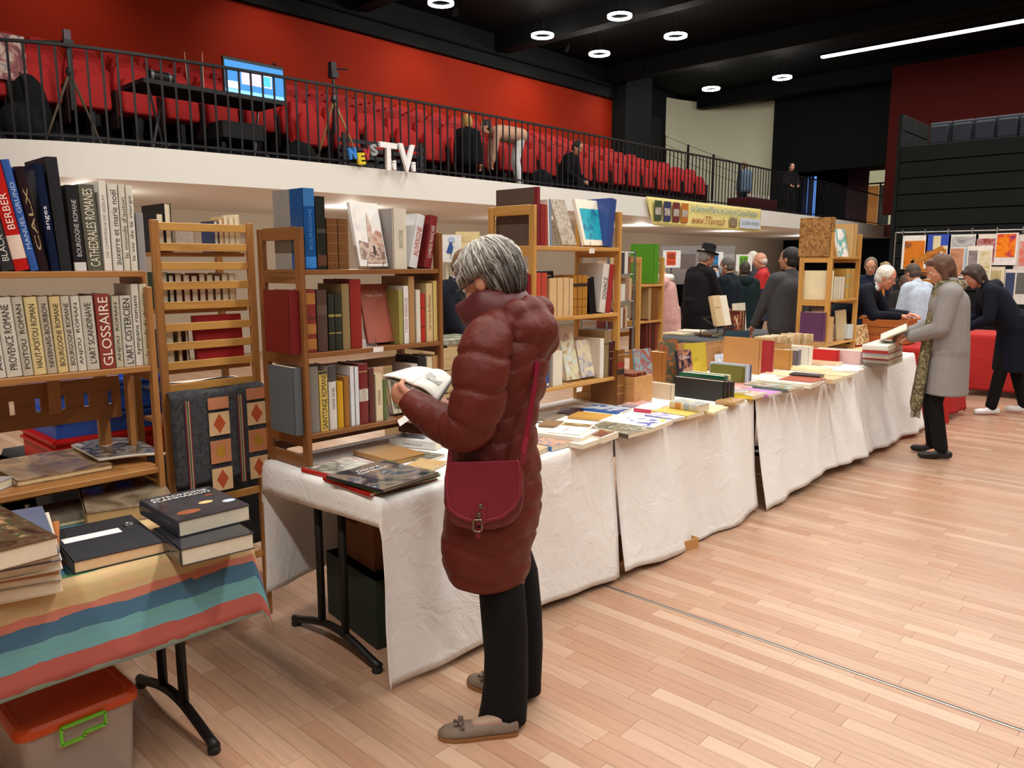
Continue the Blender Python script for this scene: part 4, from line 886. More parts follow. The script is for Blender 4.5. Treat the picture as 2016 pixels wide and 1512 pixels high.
# boxes in the shade below the nearest table
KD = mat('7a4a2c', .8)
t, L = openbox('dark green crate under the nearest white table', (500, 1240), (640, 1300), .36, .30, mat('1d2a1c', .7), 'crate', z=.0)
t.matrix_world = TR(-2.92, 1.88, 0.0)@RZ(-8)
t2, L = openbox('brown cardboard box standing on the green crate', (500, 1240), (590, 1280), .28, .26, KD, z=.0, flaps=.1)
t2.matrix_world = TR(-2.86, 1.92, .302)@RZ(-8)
o = MB().box(-2.50, 1.90, .30, -2.44, 2.14, .36).build('red_pouch', mat('8a1410', .5), bevel=.02); tag(o, 'red pouch on the green crate under the table', 'pouch')
t, L = openbox('flat cardboard tray on the floor below the second white cloth', (1205, 1128), (1300, 1105), .3, .05, KRA, z=.0)
t, L = openbox('low wooden crate on the floor below the second white cloth', (1290, 1105), (1375, 1078), .3, .06, PLY, 'crate', z=.0)
# plastic storage box with orange lid
t = thing('storage_box', 'clear plastic storage box with orange lid under the striped table', 'storage box', V((-2.54, .665, 0)))
CLR = mat('c9b8ac', .35, alpha=.55, var=0)
mb = MB()
def rrect(hx, hy, r, z, n=5):
    out = []
    for cx, cy, a0 in ((hx-r, hy-r, 0), (-hx+r, hy-r, 90), (-hx+r, -hy+r, 180), (hx-r, -hy+r, 270)):
        for i in range(n+1): a = math.radians(a0+90*i/n); out.append(V((cx+r*math.cos(a), cy+r*math.sin(a), z)))
    return out
MB().rings([rrect(.15, .14, .03, .0), rrect(.155, .145, .03, .01), rrect(.168, .158, .03, .262)]).build('tub', CLR, t, smooth=False)
MB().rings([rrect(.174, .164, .035, .258), rrect(.18, .17, .035, .262), rrect(.18, .17, .035, .285), rrect(.172, .162, .035, .294), rrect(.155, .145, .03, .294), rrect(.15, .14, .03, .289)]).build('lid', mat('c8480c', .35, var=.04), t, smooth=False)
GRN = mat('6cc02c', .4)
mb = MB()
for a, b in (((.187, -.06, .268), (.187, .06, .268)), ((.187, -.06, .268), (.187, -.06, .215)), ((.187, .06, .268), (.187, .06, .228)), ((.187, -.06, .215), (.187, .0, .215)), ((.187, 0, .215), (.187, .0, .228)), ((.187, 0, .228), (.187, .06, .228))): mb.bar(a, b, .008, .009, X3)
mb.build('clip', GRN, t)
# ---------------------------------------------------------------- people
def xform(mb, M):
    mb.v = [tuple(M@V(p)) for p in mb.v]; return mb
def join(a, b):
    k = len(a.v); a.v += b.v; a.f += [tuple(i+k for i in f) for f in b.f]; a.mi += b.mi; return a
def rem(mb, name, m, parent, vox=.01, sm=4, fac=.5, M=None):
    o = mb.build(name, m, parent, smooth=True, M=M)
    r = o.modifiers.new('skin', 'REMESH'); r.mode = 'VOXEL'; r.voxel_size = vox; r.use_smooth_shade = True
    if sm: s = o.modifiers.new('soft', 'SMOOTH'); s.factor = fac; s.iterations = sm
    return o
def skin(c='c98f72'): return mat(c, .5, var=.06, scale=30)
def fabric(c, b=.25, sc=160, var=.12, rough=.85): return mat(c, rough, var=var, scale=20, bump=b, bscale=sc, sheen=0., spec=.2)
def hand(mb, w, d, n, curl=.5, side=1, s=1., r=.0085):
    """hand from wrist w along d, palm facing n, fingers curling towards n"""
    w, d, n = V(w), V(d).normalized(), V(n).normalized(); n = (n-d*n.dot(d)).normalized(); a = d.cross(n).normalized()*side
    for q in (-.6, .6): mb.cap(w+a*.012*q*s, w+d*.075*s+a*.028*q*s, .019*s, .016*s)
    for i, (q, L) in enumerate(((-1.5, .07), (-.5, .078), (.5, .074), (1.5, .06))):
        p = w+d*.085*s+a*.0175*q*s; dirn = d.copy(); seg = [L*.42, L*.32, L*.26]
        for k, g in enumerate(seg):
            ang = curl*(.55 if k == 0 else 1.1); dirn = (dirn*math.cos(ang)+(n-dirn*n.dot(dirn)).normalized()*math.sin(ang)).normalized()
            e = p+dirn*g*s; mb.cap(p, e, r*s*(1.06-.08*k), r*s*(1-.1*k), 8); p = e
    p = w+d*.02*s-a*.022*s; e = p+(d*.6-a*.75+n*.35).normalized()*.042*s; mb.cap(p, e, .013*s, .0105*s, 8); f = e+(d*.9-a*.15+n*.35*(.4+curl)).normalized()*.034*s; mb.cap(e, f, .0105*s, .008*s, 8)
def headmesh(s=1., female=False):
    h = MB()
    h.ball((0, 0, .025*s), (.096*s, .077*s, .098*s), 20, 14)
    h.ball((.022*s, 0, -.035*s), (.072*s, .064*s, .085*s), 18, 12)
    h.cap((.05*s, 0, -.085*s), (.06*s, 0, -.095*s), .032*s, .026*s)
    h.cap((.088*s, 0, .012*s), (.108*s, 0, -.028*s), .009*s, .0135*s); h.ball((.098*s, .012*s, -.03*s), .009*s); h.ball((.098*s, -.012*s, -.03*s), .009*s)
    h.cap((.082*s, -.033*s, .028*s), (.082*s, .033*s, .028*s), .012*s, .012*s)
    for y in (-1, 1):
        h.ball((-.004*s, y*.079*s, -.006*s), (.019*s, .009*s, .031*s)); h.ball((.06*s, y*.042*s, -.025*s), (.026*s, .022*s, .022*s))
    h.cap((.086*s, -.018*s, -.062*s), (.086*s, .018*s, -.062*s), .010*s, .010*s)
    return h
def face_parts(root, MH, s=1., brow='4a3a30', glasses=False, mask=False, lip='9a5a50'):
    e = MB()
    for y in (-1, 1): e.ball((.082*s, y*.031*s, .006*s), (.010*s, .0135*s, .0085*s), 8, 6)
    xform(e, MH).build('eyes', mat('e8e2da', .2), root, smooth=True)
    e = MB()
    for y in (-1, 1): e.ball((.0905*s, y*.031*s, .005*s), (.003*s, .006*s, .006*s), 8, 6)
    xform(e, MH).build('irises', mat('2a2018', .2), root, smooth=True)
    e = MB()
    for y in (-1, 1): e.cap((.089*s, y*.015*s, .03*s), (.08*s, y*.05*s, .031*s), .0045*s, .003*s, 6)
    xform(e, MH).build('eyebrows', mat(brow, .8), root, smooth=True)
    if not mask: xform(MB().cap((.0945*s, -.02*s, -.063*s), (.0945*s, .02*s, -.063*s), .0045*s, .0045*s, 6), MH).build('lips', mat(lip, .5), root, smooth=True)
    if mask:
        def mk(u, v): a = (u-.5)*2.3; return MH@V(((.02+.098*math.cos(a))*s, .086*math.sin(a)*s, (.0-.10*v+.012*math.cos(a))*s))
        MB().grid(mk, 12, 6).build('face_mask', mat('a9bfd6', .8), root, smooth=True, solid=.002)
    if glasses:
        g = MB()
        for y in (-1, 1):
            g.tube([(.108*s, (y*.033+.021*math.cos(a))*s, (.004+.016*math.sin(a))*s) for a in [q*.5236 for q in range(13)]], .0016*s, 5, False); g.tube([(.106*s, y*.054*s, .008*s), (.01*s, y*.083*s, .012*s)], .0016*s, 5)
        g.tube([(.108*s, -.012*s, .006*s), (.108*s, .012*s, .006*s)], .0016*s, 5)
        xform(g, MH).build('glasses', mat('2a2a2c', .3), root)
def hairmesh(style, s=1.):
    h = MB()
    if style == 'bald': h.ball((-.035*s, 0, -.012*s), (.072*s, .084*s, .062*s), 16, 10); return h
    h.ball((-.016*s, 0, .034*s), (.101*s, .088*s, .10*s), 18, 12); h.ball((-.04*s, 0, -.02*s), (.07*s, .082*s, .07*s), 16, 10)
    if style == 'short': pass
    if style == 'bob':
        for y in (-1, 1): h.cap((-.01*s, y*.07*s, .03*s), (-.005*s, y*.078*s, -.085*s), .034*s, .026*s)
        h.cap((-.05*s, 0, 0), (-.055*s, 0, -.10*s), .07*s, .045*s); h.cap((.06*s, -.04*s, .085*s), (.06*s, .04*s, .085*s), .028*s, .028*s)
    if style == 'long':
        for y in (-1, 0, 1): h.cap((-.04*s, y*.05*s, 0), (-.07*s, y*.06*s, -.2*s), .05*s, .03*s)
    if style == 'bun': h.ball((-.12*s, 0, .05*s), .04*s)
    return h
def ik(S, W, l1, l2, hint):
    S, W = V(S), V(W); d = W-S; L = min(d.length, (l1+l2)*.999); d.normalize(); W = S+d*L
    a = (l1*l1-l2*l2+L*L)/(2*L); hh = math.sqrt(max(0, l1*l1-a*a)); hv = V(hint)-d*V(hint).dot(d); hv.normalize()
    return S+d*a+hv*hh, W
def person(label, x, y, head, h=1.72, lean=0., hp=0., hy=0., lw=None, rw=None, lh=(0, 0, -1), rh=(0, 0, -1), top='333333', toplen=.0, pants='1d1c1e', shoes='1c1a18', hair='short', hc='4a3a2c', sk='c98f72', glasses=False, mask=False, vox=.011, sit=False, bulk=1., feet=None, cat='person', z0=0., hands=True, puff=.0, curl=.5, group=None, twist=0., hood=False, collar=None, kneel=False):
    s = h/1.72; root = thing('person', label, cat, TR(x, y, z0)@RZ(head), group)
    hipz = .93 if not (sit or kneel) else (.46 if sit else .42)
    Pv = V((0, 0, hipz*s)); U = TR(Pv)@RZ(twist)@RY(lean)@TR(-Pv)
    off = V((0, 0, (hipz-.93)*s))
    def up(p): return U@(V(p)*s+off)
    pel, wai, che, nb, nt = Pv, up((0, 0, 1.06)), up((0, 0, 1.27)), up((-.012, 0, 1.45)), up((.012, 0, 1.54))
    SH = {q: up((0, q*.175*bulk, 1.41)) for q in (-1, 1)}
    MH = TR(nt)@RZ(twist+hy)@RY(lean*.35+hp)@TR(V((.025, 0, .085))*s)
    W = {1: V(lw)*s if lw else up((.05, .24, .86)), -1: V(rw)*s if rw else up((.05, -.24, .86))}
    hints = {1: V((-.6, .5, -.4)), -1: V((-.6, -.5, -.4))}; EL = {}
    for q in (-1, 1): EL[q], W[q] = ik(SH[q], W[q], .29*s, .255*s, hints[q])
    HIP = {q: Pv+V((0, q*.09*s, -.01)) for q in (-1, 1)}; KN, AN, TO = {}, {}, {}
    ft = feet or ((.02, .11), (-.02, -.11))
    for q, f in ((1, ft[0]), (-1, ft[1])):
        AN[q] = V((f[0]*s, f[1]*s, .085*s)); fd = V((1, .25*q, 0)).normalized(); TO[q] = AN[q]+fd*.15*s-V((0, 0, .045*s))
        if sit: KN[q] = HIP[q]+V((.42*s, q*.03, .02)); AN[q] = V((KN[q].x+.02, KN[q].y, .085*s)); TO[q] = AN[q]+V((.15*s, 0, -.045*s))
        elif kneel: KN[q] = V((.34*s, q*.16*s, .10*s)); AN[q] = V((-.08*s, q*.12*s, .08)); TO[q] = AN[q]+V((-.1, 0, -.03))
        else: KN[q], AN[q] = ik(HIP[q], AN[q], .43*s, .42*s, (1, 0, 0))
    def torso(mb, g=0., down=pel):
        for q in (-1, 1): mb.cap(down+V((0, q*.07*s, 0)), che+(SH[q]-che)*.35, (.115+g)*s*bulk, (.12+g)*s*bulk, 14)
        mb.cap(SH[1]*.86+SH[-1]*.14, SH[-1]*.86+SH[1]*.14, (.075+g*.8)*s, (.075+g*.8)*s, 12)
    def arms(mb, g=0., part=1.):
        for q in (-1, 1):
            mb.cap(SH[q], EL[q], (.055+g)*s*bulk, (.045+g)*s, 12); mb.cap(EL[q], EL[q]+(W[q]-EL[q])*part, (.044+g)*s, (.031+g*.8)*s, 12)
    b = MB(); torso(b); arms(b)
    for q in (-1, 1):
        b.cap(HIP[q], KN[q], .078*s, .052*s); b.cap(KN[q], AN[q], .05*s, .038*s); b.cap(AN[q], TO[q]-(TO[q]-AN[q])*.3, .026*s, .018*s)
    b.cap(nb-V((0, 0, .03*s)), nt, .058*s, .052*s); join(b, xform(headmesh(s), MH))
    if hands:
        for q, hn in ((1, lh), (-1, rh)): hand(b, W[q], (W[q]-EL[q]), hn, curl, -q, s, .0095)
    bo = rem(b, 'body', skin(sk), root, vox*.8, 2)
    face_parts(bo, MH, s, hc, glasses, mask)
    if hair: rem(xform(hairmesh(hair, s), MH), 'hair', mat(hc, .6, var=.35, scale=60, bump=.6, bscale=90), root, vox, 2)
    c = MB(); torso(c, .022+puff); arms(c, .016+puff*.8, .93)
    if toplen:
        zt = 1.08*s+off.z; zb = toplen*s+off.z*.0
        c.lathe([((.178+puff)*s*bulk, zb-pel.z), ((.176+puff)*s*bulk, zb-pel.z+.02), ((.165+puff)*s*bulk, -.1), ((.15+puff)*s*bulk, zt-pel.z), ((.08+puff)*s*bulk, zt-pel.z+.06)], 24, pel, Z3, 1.22, .92)
    c.cap(nb-V((0, 0, .02)), nb+(nt-nb)*.35, (.072+puff)*s, (.068+puff)*s)
    if hood: c.ball(nb+V((-.07*s, 0, .0)), (.08*s, .11*s, .09*s)); c.cap(nb+V((-.05*s, .08*s, .02)), nb+V((-.05*s, -.08*s, .02)), .055*s, .055*s)
    rem(c, 'coat' if toplen else 'sweater', top if isinstance(top, bpy.types.Material) else fabric(top), root, vox, 3)
    if collar: rem(MB().cap(nb+V((.03, .05, -.02))*s if False else nb+V((.035*s, .045*s, -.0)), nb+V((.05*s, -.045*s, -.0)), .035*s, .035*s).cap(nb, nt-(nt-nb)*.4, .066*s, .06*s), 'collar', fabric(collar), root, vox, 2)
    t = MB()
    t.cap(HIP[1], HIP[-1], .105*s, .105*s)
    for q in (-1, 1): t.cap(HIP[q], KN[q], .092*s, .07*s); t.cap(KN[q], AN[q]+V((0, 0, .01)), .068*s, .058*s)
    rem(t, 'trousers', fabric(pants), root, vox, 2)
    for q in (-1, 1):
        f = MB(); d = (TO[q]-AN[q]); d.z = 0; d.normalize(); p = V((AN[q].x, AN[q].y, 0))
        sh = MB().cap((-.06*s, 0, .04*s), (.03*s, 0, .05*s), .038*s, .042*s).cap((.03*s, 0, .04*s), (.15*s, 0, .03*s), .042*s, .03*s)
        rem(xform(sh, TR(AN[q].x, AN[q].y, max(0, AN[q].z-.085*s)+.002)@RZ(math.degrees(math.atan2(d.y, d.x)))), 'shoe', mat(shoes, .5), root, .012, 2)
    return root, dict(MH=MH, W=W, EL=EL, SH=SH, nb=nb, nt=nt, s=s, pel=pel, che=che)
# ---------------------------------------------------------------- the woman in the maroon coat
WB0 = V((-1.77, 1.83, 0)); FH = V((-math.sin(PSI), math.cos(PSI), 0))
def WP(px, py, o=0., n=FH, b=WB0):
    d = ray(px, py); return CP+d*(((b-CP).dot(n)+o)/d.dot(n))
wroot = thing('person', 'grey-haired woman in a long maroon padded coat reading a book', 'person', TR(WB0))
WI = TR(-WB0)
def wl(mb): return xform(mb, WI)
SKW = skin('c08468')
HF = V((-.97, -.24, 0)).normalized(); HL = V((.24, -.97, 0)).normalized()      # facing and her left
HC = WP(966, 556, .02)
tilt = math.radians(24)
fwd = (HF*math.cos(tilt)-Z3*math.sin(tilt)); upv = (HF*math.sin(tilt)+Z3*math.cos(tilt))
WMH = frame(HC, fwd, HL, upv)
hs = 1.0
b = MB(); join(b, xform(headmesh(hs), WMH))
NB = WP(998, 640, .02); b.cap(NB, HC-upv*.07-fwd*.02, .062, .055)
# hidden torso and legs keep the figure one piece
LS, RS = WP(965, 668, -.12), WP(1030, 662, .16)
PEL = WP(985, 960, .0)
for q in (-.05, .05): b.cap(PEL+HL*q*.8, NB+HL*q-Z3*.12, .085, .085)
b.cap(LS, RS, .06, .06)
LE, LW = WP(915, 845, -.17), WP(812, 788, .0)
RE, RW = WP(950, 835, .24), WP(872, 800, .20)
b.cap(LS, LE, .045, .04); b.cap(LE, LW, .038, .027); b.cap(RS, RE, .045, .04); b.cap(RE, RW, .038, .027)
LA, RA = WP(992, 1408, -.06), WP(1026, 1352, .12)
b.cap(PEL+HL*.05, LA, .06, .03); b.cap(PEL-HL*.05, RA, .06, .03)
# left hand wrapped round the lower edge of the book
wr = LW; k0 = WP(786, 776, .03)
b.cap(wr, k0, .026, .024); b.cap(wr+Z3*.012, k0+Z3*.014, .02, .02); b.cap(wr-Z3*.012, k0-Z3*.016, .02, .02)
for i, (x, y, L) in enumerate(((781, 763, .8), (777, 771, 1.), (776, 780, 1.), (779, 788, .85))):
    p0 = WP(x+6, y, .02); p1 = WP(x-3, y-2, .045); p2 = WP(x+1, y-5, .075); p3 = WP(x+9, y-8, .085)
    b.cap(p0, p1, .0105, .0095, 8); b.cap(p1, p2, .0095, .009, 8); b.cap(p2, p3, .009, .008, 8)
t0 = WP(800, 773, -.005); t1 = WP(788, 759, .0); t2 = WP(794, 749, .03); b.cap(t0, t1, .014, .0115, 8); b.cap(t1, t2, .0112, .009, 8)
hand(b, RW, WP(862, 780, .22)-RW, Z3, .5, 1, .95)
wbo = rem(wl(b), 'body', SKW, wroot, .006, 3)
ML = WI@WMH
face_parts(wbo, ML, hs, '6a6058', True, False)
xform(MB().ball((-.006, .092, -.05), .005), ML).build('earring', mat('d8d4cc', .1, .9), wbo, smooth=True)
# hair: a soft cap plus many combed strands
HG = [mat('cfcac2', .45, var=.15, scale=60), mat('a29c95', .45, var=.2, scale=60), mat('6a645f', .5, var=.2, scale=60), mat('3c3836', .5, var=.2, scale=60)]
hb = MB(); hb.ball((-.016, 0, .042), (.100, .088, .094), 20, 14); hb.ball((-.048, 0, -.012), (.062, .076, .072), 18, 12)
rem(xform(hb, ML), 'hair_base', mat('8a847e', .6, var=.3, scale=50, bump=.5, bscale=120), wroot, .006, 2)
rh = random.Random(17); st = MB(); crown = V((-.035, .01, .13))
for i in range(1900):
    az = rh.uniform(-math.pi, math.pi); fr = abs(az)   # 0 = forehead, pi = nape
    start = rh.uniform(.0, .8) if fr > 1.6 else rh.uniform(0, .5); ln = rh.uniform(.28, .55); lift = rh.uniform(.000, .010); sweep = rh.uniform(-.25, .25)+.25
    pts = []
    end = 1.12 if fr > 1.8 else (.74 if fr > 1.0 else .60)
    e1 = min(end, start+ln)
    if e1-start < .12: continue
    for k in range(6):
        u = start+(e1-start)*k/5; a = az+sweep*(u-start); ph = u*2.35
        r = V((.107, .094, .104)); c = V((-.017, 0, .036))
        d = V((math.sin(ph)*math.cos(a), math.sin(ph)*math.sin(a), math.cos(ph)))
        p = c+V((d.x*r.x, d.y*r.y, d.z*r.z))
        if d.z < 0: p = V((-.045, 0, .036))+V((d.x*.075, d.y*.085, d.z*.125)) if fr > 1.9 else p
        pts.append(p+d*(lift*math.sin(k/5*2.6)+.002))
    tone = u*.9+rh.uniform(-.22, .25); st.cur = 0 if tone < .52 else (1 if tone < .72 else (2 if tone < .9 else 3))
    w = rh.uniform(.0016, .0036); st.tube(pts, [w*.6, w, w, w*.9, w*.6, w*.15], 4)
# fringe falling at the near temple
for i in range(90):
    y0 = rh.uniform(.045, .085); z0 = rh.uniform(.05, .11); x0 = rh.uniform(.0, .05)
    p = V((x0, y0, z0)); q = V((x0+rh.uniform(.018, .036), y0+rh.uniform(-.004, .006), z0-rh.uniform(.03, .06))); m_ = (p+q)/2+V((.008, .010, .006))
    st.cur = rh.choice([0, 0, 1, 1, 2]); st.tube([p, m_, q], [.0018, .002, .0005], 4)
o = xform(st, ML).build('hair', HG, wroot, smooth=True); o['kind'] = 'stuff'
# padded coat: lofted rings with quilting seams
COAT = mat('5c1f17', .52, var=.12, scale=7, bump=.55, bscale=26, spec=.3)
def puffy(seams, x, depth=.10, width=.012):
    d = min(abs(x-s) for s in seams); return 1-depth*math.exp(-(d/width)**2)
SIL = [(608, 965, 1018), (626, 948, 1042), (650, 926, 1072), (685, 915, 1083), (720, 912, 1083), (760, 908, 1077), (800, 903, 1063), (840, 898, 1058), (880, 892, 1061), (920, 884, 1066), (960, 878, 1070), (1000, 875, 1067), (1040, 870, 1059), (1075, 868, 1048), (1100, 871, 1048), (1126, 882, 1043)]
def silo(y):
    for a, c in zip(SIL, SIL[1:]):
        if a[0] <= y <= c[0]:
            t = (y-a[0])/(c[0]-a[0]); return a[1]+(c[1]-a[1])*t, a[2]+(c[2]-a[2])*t
    return SIL[-1][1:]
seamy = [650, 705, 752, 797, 842, 888, 938, 990, 1045, 1098]
mb = MB(); R = []; NS = 56; y = 608.
while y <= 1126.1:
    xl, xr = silo(y); c = WP((xl+xr)/2, y, 0); w = (WP(xr, y, 0)-WP(xl, y, 0)).length/2
    a_, b_ = w*.98, w*1.03; ring = []
    for j in range(NS):
        th = 2*math.pi*j/NS; yy = y+10*math.sin(th*2+1)+5*math.sin(th*5)
        k = puffy(seamy, yy, .05, 6.)*(1+.012*math.sin(th*7+y*.05)+.01*math.sin(th*11-y*.09))
        if y > 1000: k *= 1-.045*math.exp(-((th-4.9)/.05)**2)
        drop = .022*math.cos(th-1.9)*max(0, (y-1000)/118)
        ring.append(c+HF*(a_*k*math.cos(th))+HL*(b_*k*math.sin(th))-Z3*drop)
    R.append(ring); y += 5.0
wl(mb.rings(R)).build('coat', COAT, wroot, smooth=True)
def sleeve(path, rad, n=26, sp=.098, twist=0., ph=.05):
    P = [V(p) for p in path]; D = [0]
    for p, q in zip(P, P[1:]): D.append(D[-1]+(q-p).length)
    T = D[-1]; N = 90; seams = [ph+sp*i for i in range(20)]; out = []; prev = None
    def at(d):
        for i in range(len(P)-1):
            if d <= D[i+1] or i == len(P)-2:
                t = (d-D[i])/max(1e-6, D[i+1]-D[i]); p0, p1, p2, p3 = P[max(0, i-1)], P[i], P[i+1], P[min(len(P)-1, i+2)]
                return .5*((2*p1)+(p2-p0)*t+(2*p0-5*p1+4*p2-p3)*t*t+(3*p1-p0-3*p2+p3)*t**3), rad[i]+(rad[i+1]-rad[i])*t
    for k in range(N+1):
        d = T*k/N; p, r = at(d); q, _ = at(min(T, d+.01)); o_, _ = at(max(0, d-.01)); t = (q-o_).normalized()
        a = (t.cross(Z3) if prev is None else prev-t*prev.dot(t)).normalized(); prev = a; c = t.cross(a); ring = []
        for j in range(n):
            th = 2*math.pi*j/n; kk = puffy(seams, d+.010*math.sin(th+twist)+.006*math.sin(3*th), .10, .0085)*(1+.02*math.sin(3*th+d*20)+.015*math.sin(5*th-d*43))
            ring.append(p+(a*math.cos(th)+c*math.sin(th))*r*kk)
        out.append(ring)
    return MB().rings(out)
sl = sleeve([WP(985, 640, -.06), WP(962, 668, -.13), WP(948, 730, -.17), WP(938, 795, -.185), WP(918, 842, -.175), WP(872, 832, -.115), WP(832, 808, -.05), WP(806, 789, -.005)], [.060, .082, .091, .088, .080, .066, .055, .044])
wl(sl).build('coat_sleeve', COAT, wroot, smooth=True)
sl = sleeve([WP(1018, 640, .08), WP(1022, 670, .15), WP(985, 760, .24), WP(945, 828, .26), WP(905, 822, .24), WP(874, 803, .21)], [.06, .08, .085, .075, .06, .045])
wl(sl).build('coat_sleeve', COAT, wroot, smooth=True)
# collar standing away from the neck, peak towards the book
cr = []; CC = WP(985, 616, .02); CM = mat('5a1d20', .5, var=.08, scale=8)
mb = MB()
def col(u, v):
    th = 2*math.pi*u; f = math.cos(th); l = math.sin(th)
    lo = CC+HF*(f*.095+.0)+HL*(l*.115)-Z3*(.035+.02*f)
    hi = CC+HF*(f*(.150 if f > 0 else .085)+.018)+HL*(l*(.092-.050*max(0, f)))+Z3*(.075-.060*max(0, f)+.0*l)
    p = lo.lerp(hi, v); return p+V((0, 0, .008*math.sin(v*3.1)))+(HF*f+HL*l)*.012*math.sin(v*3.14)
wl(mb.grid(col, 40, 8)).build('coat_collar', CM, wroot, smooth=True, solid=.018)
# hood hanging on the back
hd = MB()
for px, py, o_, r in ((1052, 652, -.02, .082), (1038, 628, -.01, .075), (1040, 615, -.02, .058), (1012, 618, -.07, .05), (1062, 612, .05, .052), (1035, 650, -.07, .060), (1066, 648, -.02, .056), (1072, 672, .02, .052), (1050, 682, -.045, .055), (1062, 700, -.01, .040), (1020, 662, -.09, .042), (1000, 640, -.10, .036)): hd.ball(WP(px, py, o_), r, 16, 12)
rem(wl(hd), 'coat_hood', COAT, wroot, .007, 9)
# trousers
TRM = fabric('100f11', .2, 200)
def legl(pts, half, o_, asp=1.1):
    R = []
    for (x, y), hw in zip(pts, half):
        c = WP(x, y, o_); R.append([c+HF*(hw*asp*math.cos(t))*(1+.02*math.sin(5*t+y))+HL*(hw*math.sin(t)) for t in [2*math.pi*j/22 for j in range(22)]])
    return MB().rings(R)
wl(legl([(982, 1050), (982, 1110), (988, 1160), (994, 1230), (996, 1290), (996, 1345), (992, 1385), (989, 1412)], [.05, .062, .074, .074, .071, .073, .076, .079], -.05)).build('trousers', TRM, wroot, smooth=True)
wl(legl([(1010, 1060), (1020, 1120), (1028, 1200), (1031, 1270), (1028, 1320), (1026, 1356)], [.05, .066, .068, .066, .068, .07], .12)).build('trousers', TRM, wroot, smooth=True)
# loafers
def loafer(toe, heel, nm):
    T, Hh = onz(*toe, 0), onz(*heel, 0); d = (T-Hh); L = d.length; d.normalize(); n = V((-d.y, d.x, 0)); M = WI@frame(Hh, d, n, Z3)
    ST = [(0, .020, .050), (.03, .031, .058), (.15, .036, .060), (.35, .037, .058), (.5, .040, .052), (.65, .044, .050), (.8, .043, .046), (.92, .034, .038), (.985, .018, .028), (1., .006, .02)]
    def prof(z0, inset, top):
        R = []
        for u, w, h in ST:
            h2 = (h if top else .016); R.append([V((u*L, (w-inset)*math.cos(a)*(1 if math.sin(a) < .5 or not top else 1), z0+max(0, math.sin(a))*(h2-z0))) for a in [math.pi*j/10 for j in range(11)]])
        return MB().rings(R)
    so = xform(prof(.012, .001, True), M).build('shoe', mat('6d5a4c', .6, bump=.2, bscale=60), wroot, smooth=True)
    xform(MB().rings([[V((u*L, w*1.03*c, zz)) for c, zz in ((1, .001), (1, .014), (-1, .014), (-1, .001))] for u, w, h in ST]), M).build('sole', mat('8a5a30', .6), so)
    bw2 = MB(); bw2.box(L*.68, -.036, .045, L*.72, .036, .052); bw2.tube([(L*.72, -.004, .05), (L*.80, -.016, .050)], .0045, 6); bw2.tube([(L*.72, .004, .05), (L*.80, .016, .050)], .0045, 6); bw2.ball((L*.72, -.016, .055), (.008, .014, .008)); bw2.ball((L*.72, .016, .055), (.008, .014, .008))
    xform(bw2, M).build('bow', mat('5e4c40', .6), so, smooth=True)
    xform(MB().cap((L*.25, 0, .046), (L*.52, 0, .036), .026, .024), M).build('instep', skin('9a7a68'), wroot, smooth=True)
loafer((862, 1452), (1020, 1440), 'l'); loafer((922, 1342), (1040, 1382), 'r')
# ---- shoulder bag (hangs on her, a thing of its own)
BN = V((-.60, .80, 0)).normalized(); BP0 = WP(950, 980, -.205)
def bp(px, py, o=0.): return WP(px, py, o, BN, BP0)
BG = mat('761029', .35, var=.08, scale=9, bump=.12, bscale=60)
bag = thing('shoulder_bag', 'crimson leather shoulder bag with buckle hanging at the woman\'s hip', 'bag', TR(BP0))
BI = TR(-BP0)
def poly3(pts, o0, o1):
    mb = MB(); mb.rings([[bp(x, y, o1) for x, y in pts], [bp(x, y, o0) for x, y in pts]]); return xform(mb, BI)
body = [(882, 912), (1020, 908), (1030, 930), (1031, 985), (1024, 1010), (1003, 1034), (970, 1043), (930, 1044), (900, 1036), (882, 1020), (874, 990), (875, 940)]
poly3(body, -.0, .062).build('bag_body', mat('5e0f20', .4), bag, bevel=.012, seg=3)
flap = [(880, 910), (1022, 906), (1028, 940), (1027, 975), (1015, 1002), (990, 1022), (955, 1030), (925, 1029), (900, 1020), (880, 1004), (876, 970), (876, 935)]
fo = poly3(flap, -.010, -.0005).build('bag_flap', BG, bag, bevel=.004, seg=2)
xform(MB().tube([bp(x+(-4 if x > 950 else 4), y-5, -.0115) for x, y in flap[1:]], .0012, 5), BI).build('stitching', mat('a8384a', .5), fo)
tab = [(938, 1000), (941, 990), (948, 985), (955, 987), (959, 996), (957, 1025), (953, 1034), (938, 1034)]
to_ = poly3(tab, -.014, -.0105).build('tab', BG, bag)
poly3([(938, 1040), (947, 1040), (945, 1058), (941, 1062), (936, 1056)], -.012, -.006).build('tab_end', BG, bag)
for px, py in ((947, 997), (943, 1014)): xform(MB().lathe([(.0085, 0), (.0085, .003), (.006, .005)], 14, bp(px, py, -.0145), -BN), BI).build('stud', mat('6e6650', .3, .9), to_, smooth=True)
xform(MB().tube([bp(x, y, -.018) for x, y in ((933, 1024), (947, 1023), (949, 1028), (948, 1044), (945, 1047), (934, 1046), (931, 1042), (932, 1027), (933, 1024))], .0032, 6, False), BI).build('buckle', mat('8c8470', .25, .95), to_, smooth=True)
sp_ = [bp(1027, 915, .02), bp(1030, 893, .02), WP(1036, 860, -.17), WP(1044, 810, -.155), WP(1053, 755, -.125), WP(1058, 712, -.10)]
mb = MB()
for a_, c_ in zip(sp_, sp_[1:]): mb.bar(a_, c_, .019, .003, (a_+c_)/2-V((WB0.x, WB0.y, ((a_+c_)/2).z)))
xform(mb, BI).build('strap', BG, bag)
xform(MB().bar(bp(884, 915, .01), bp(888, 882, .015), .016, .004, BN), BI).build('strap', BG, bag)
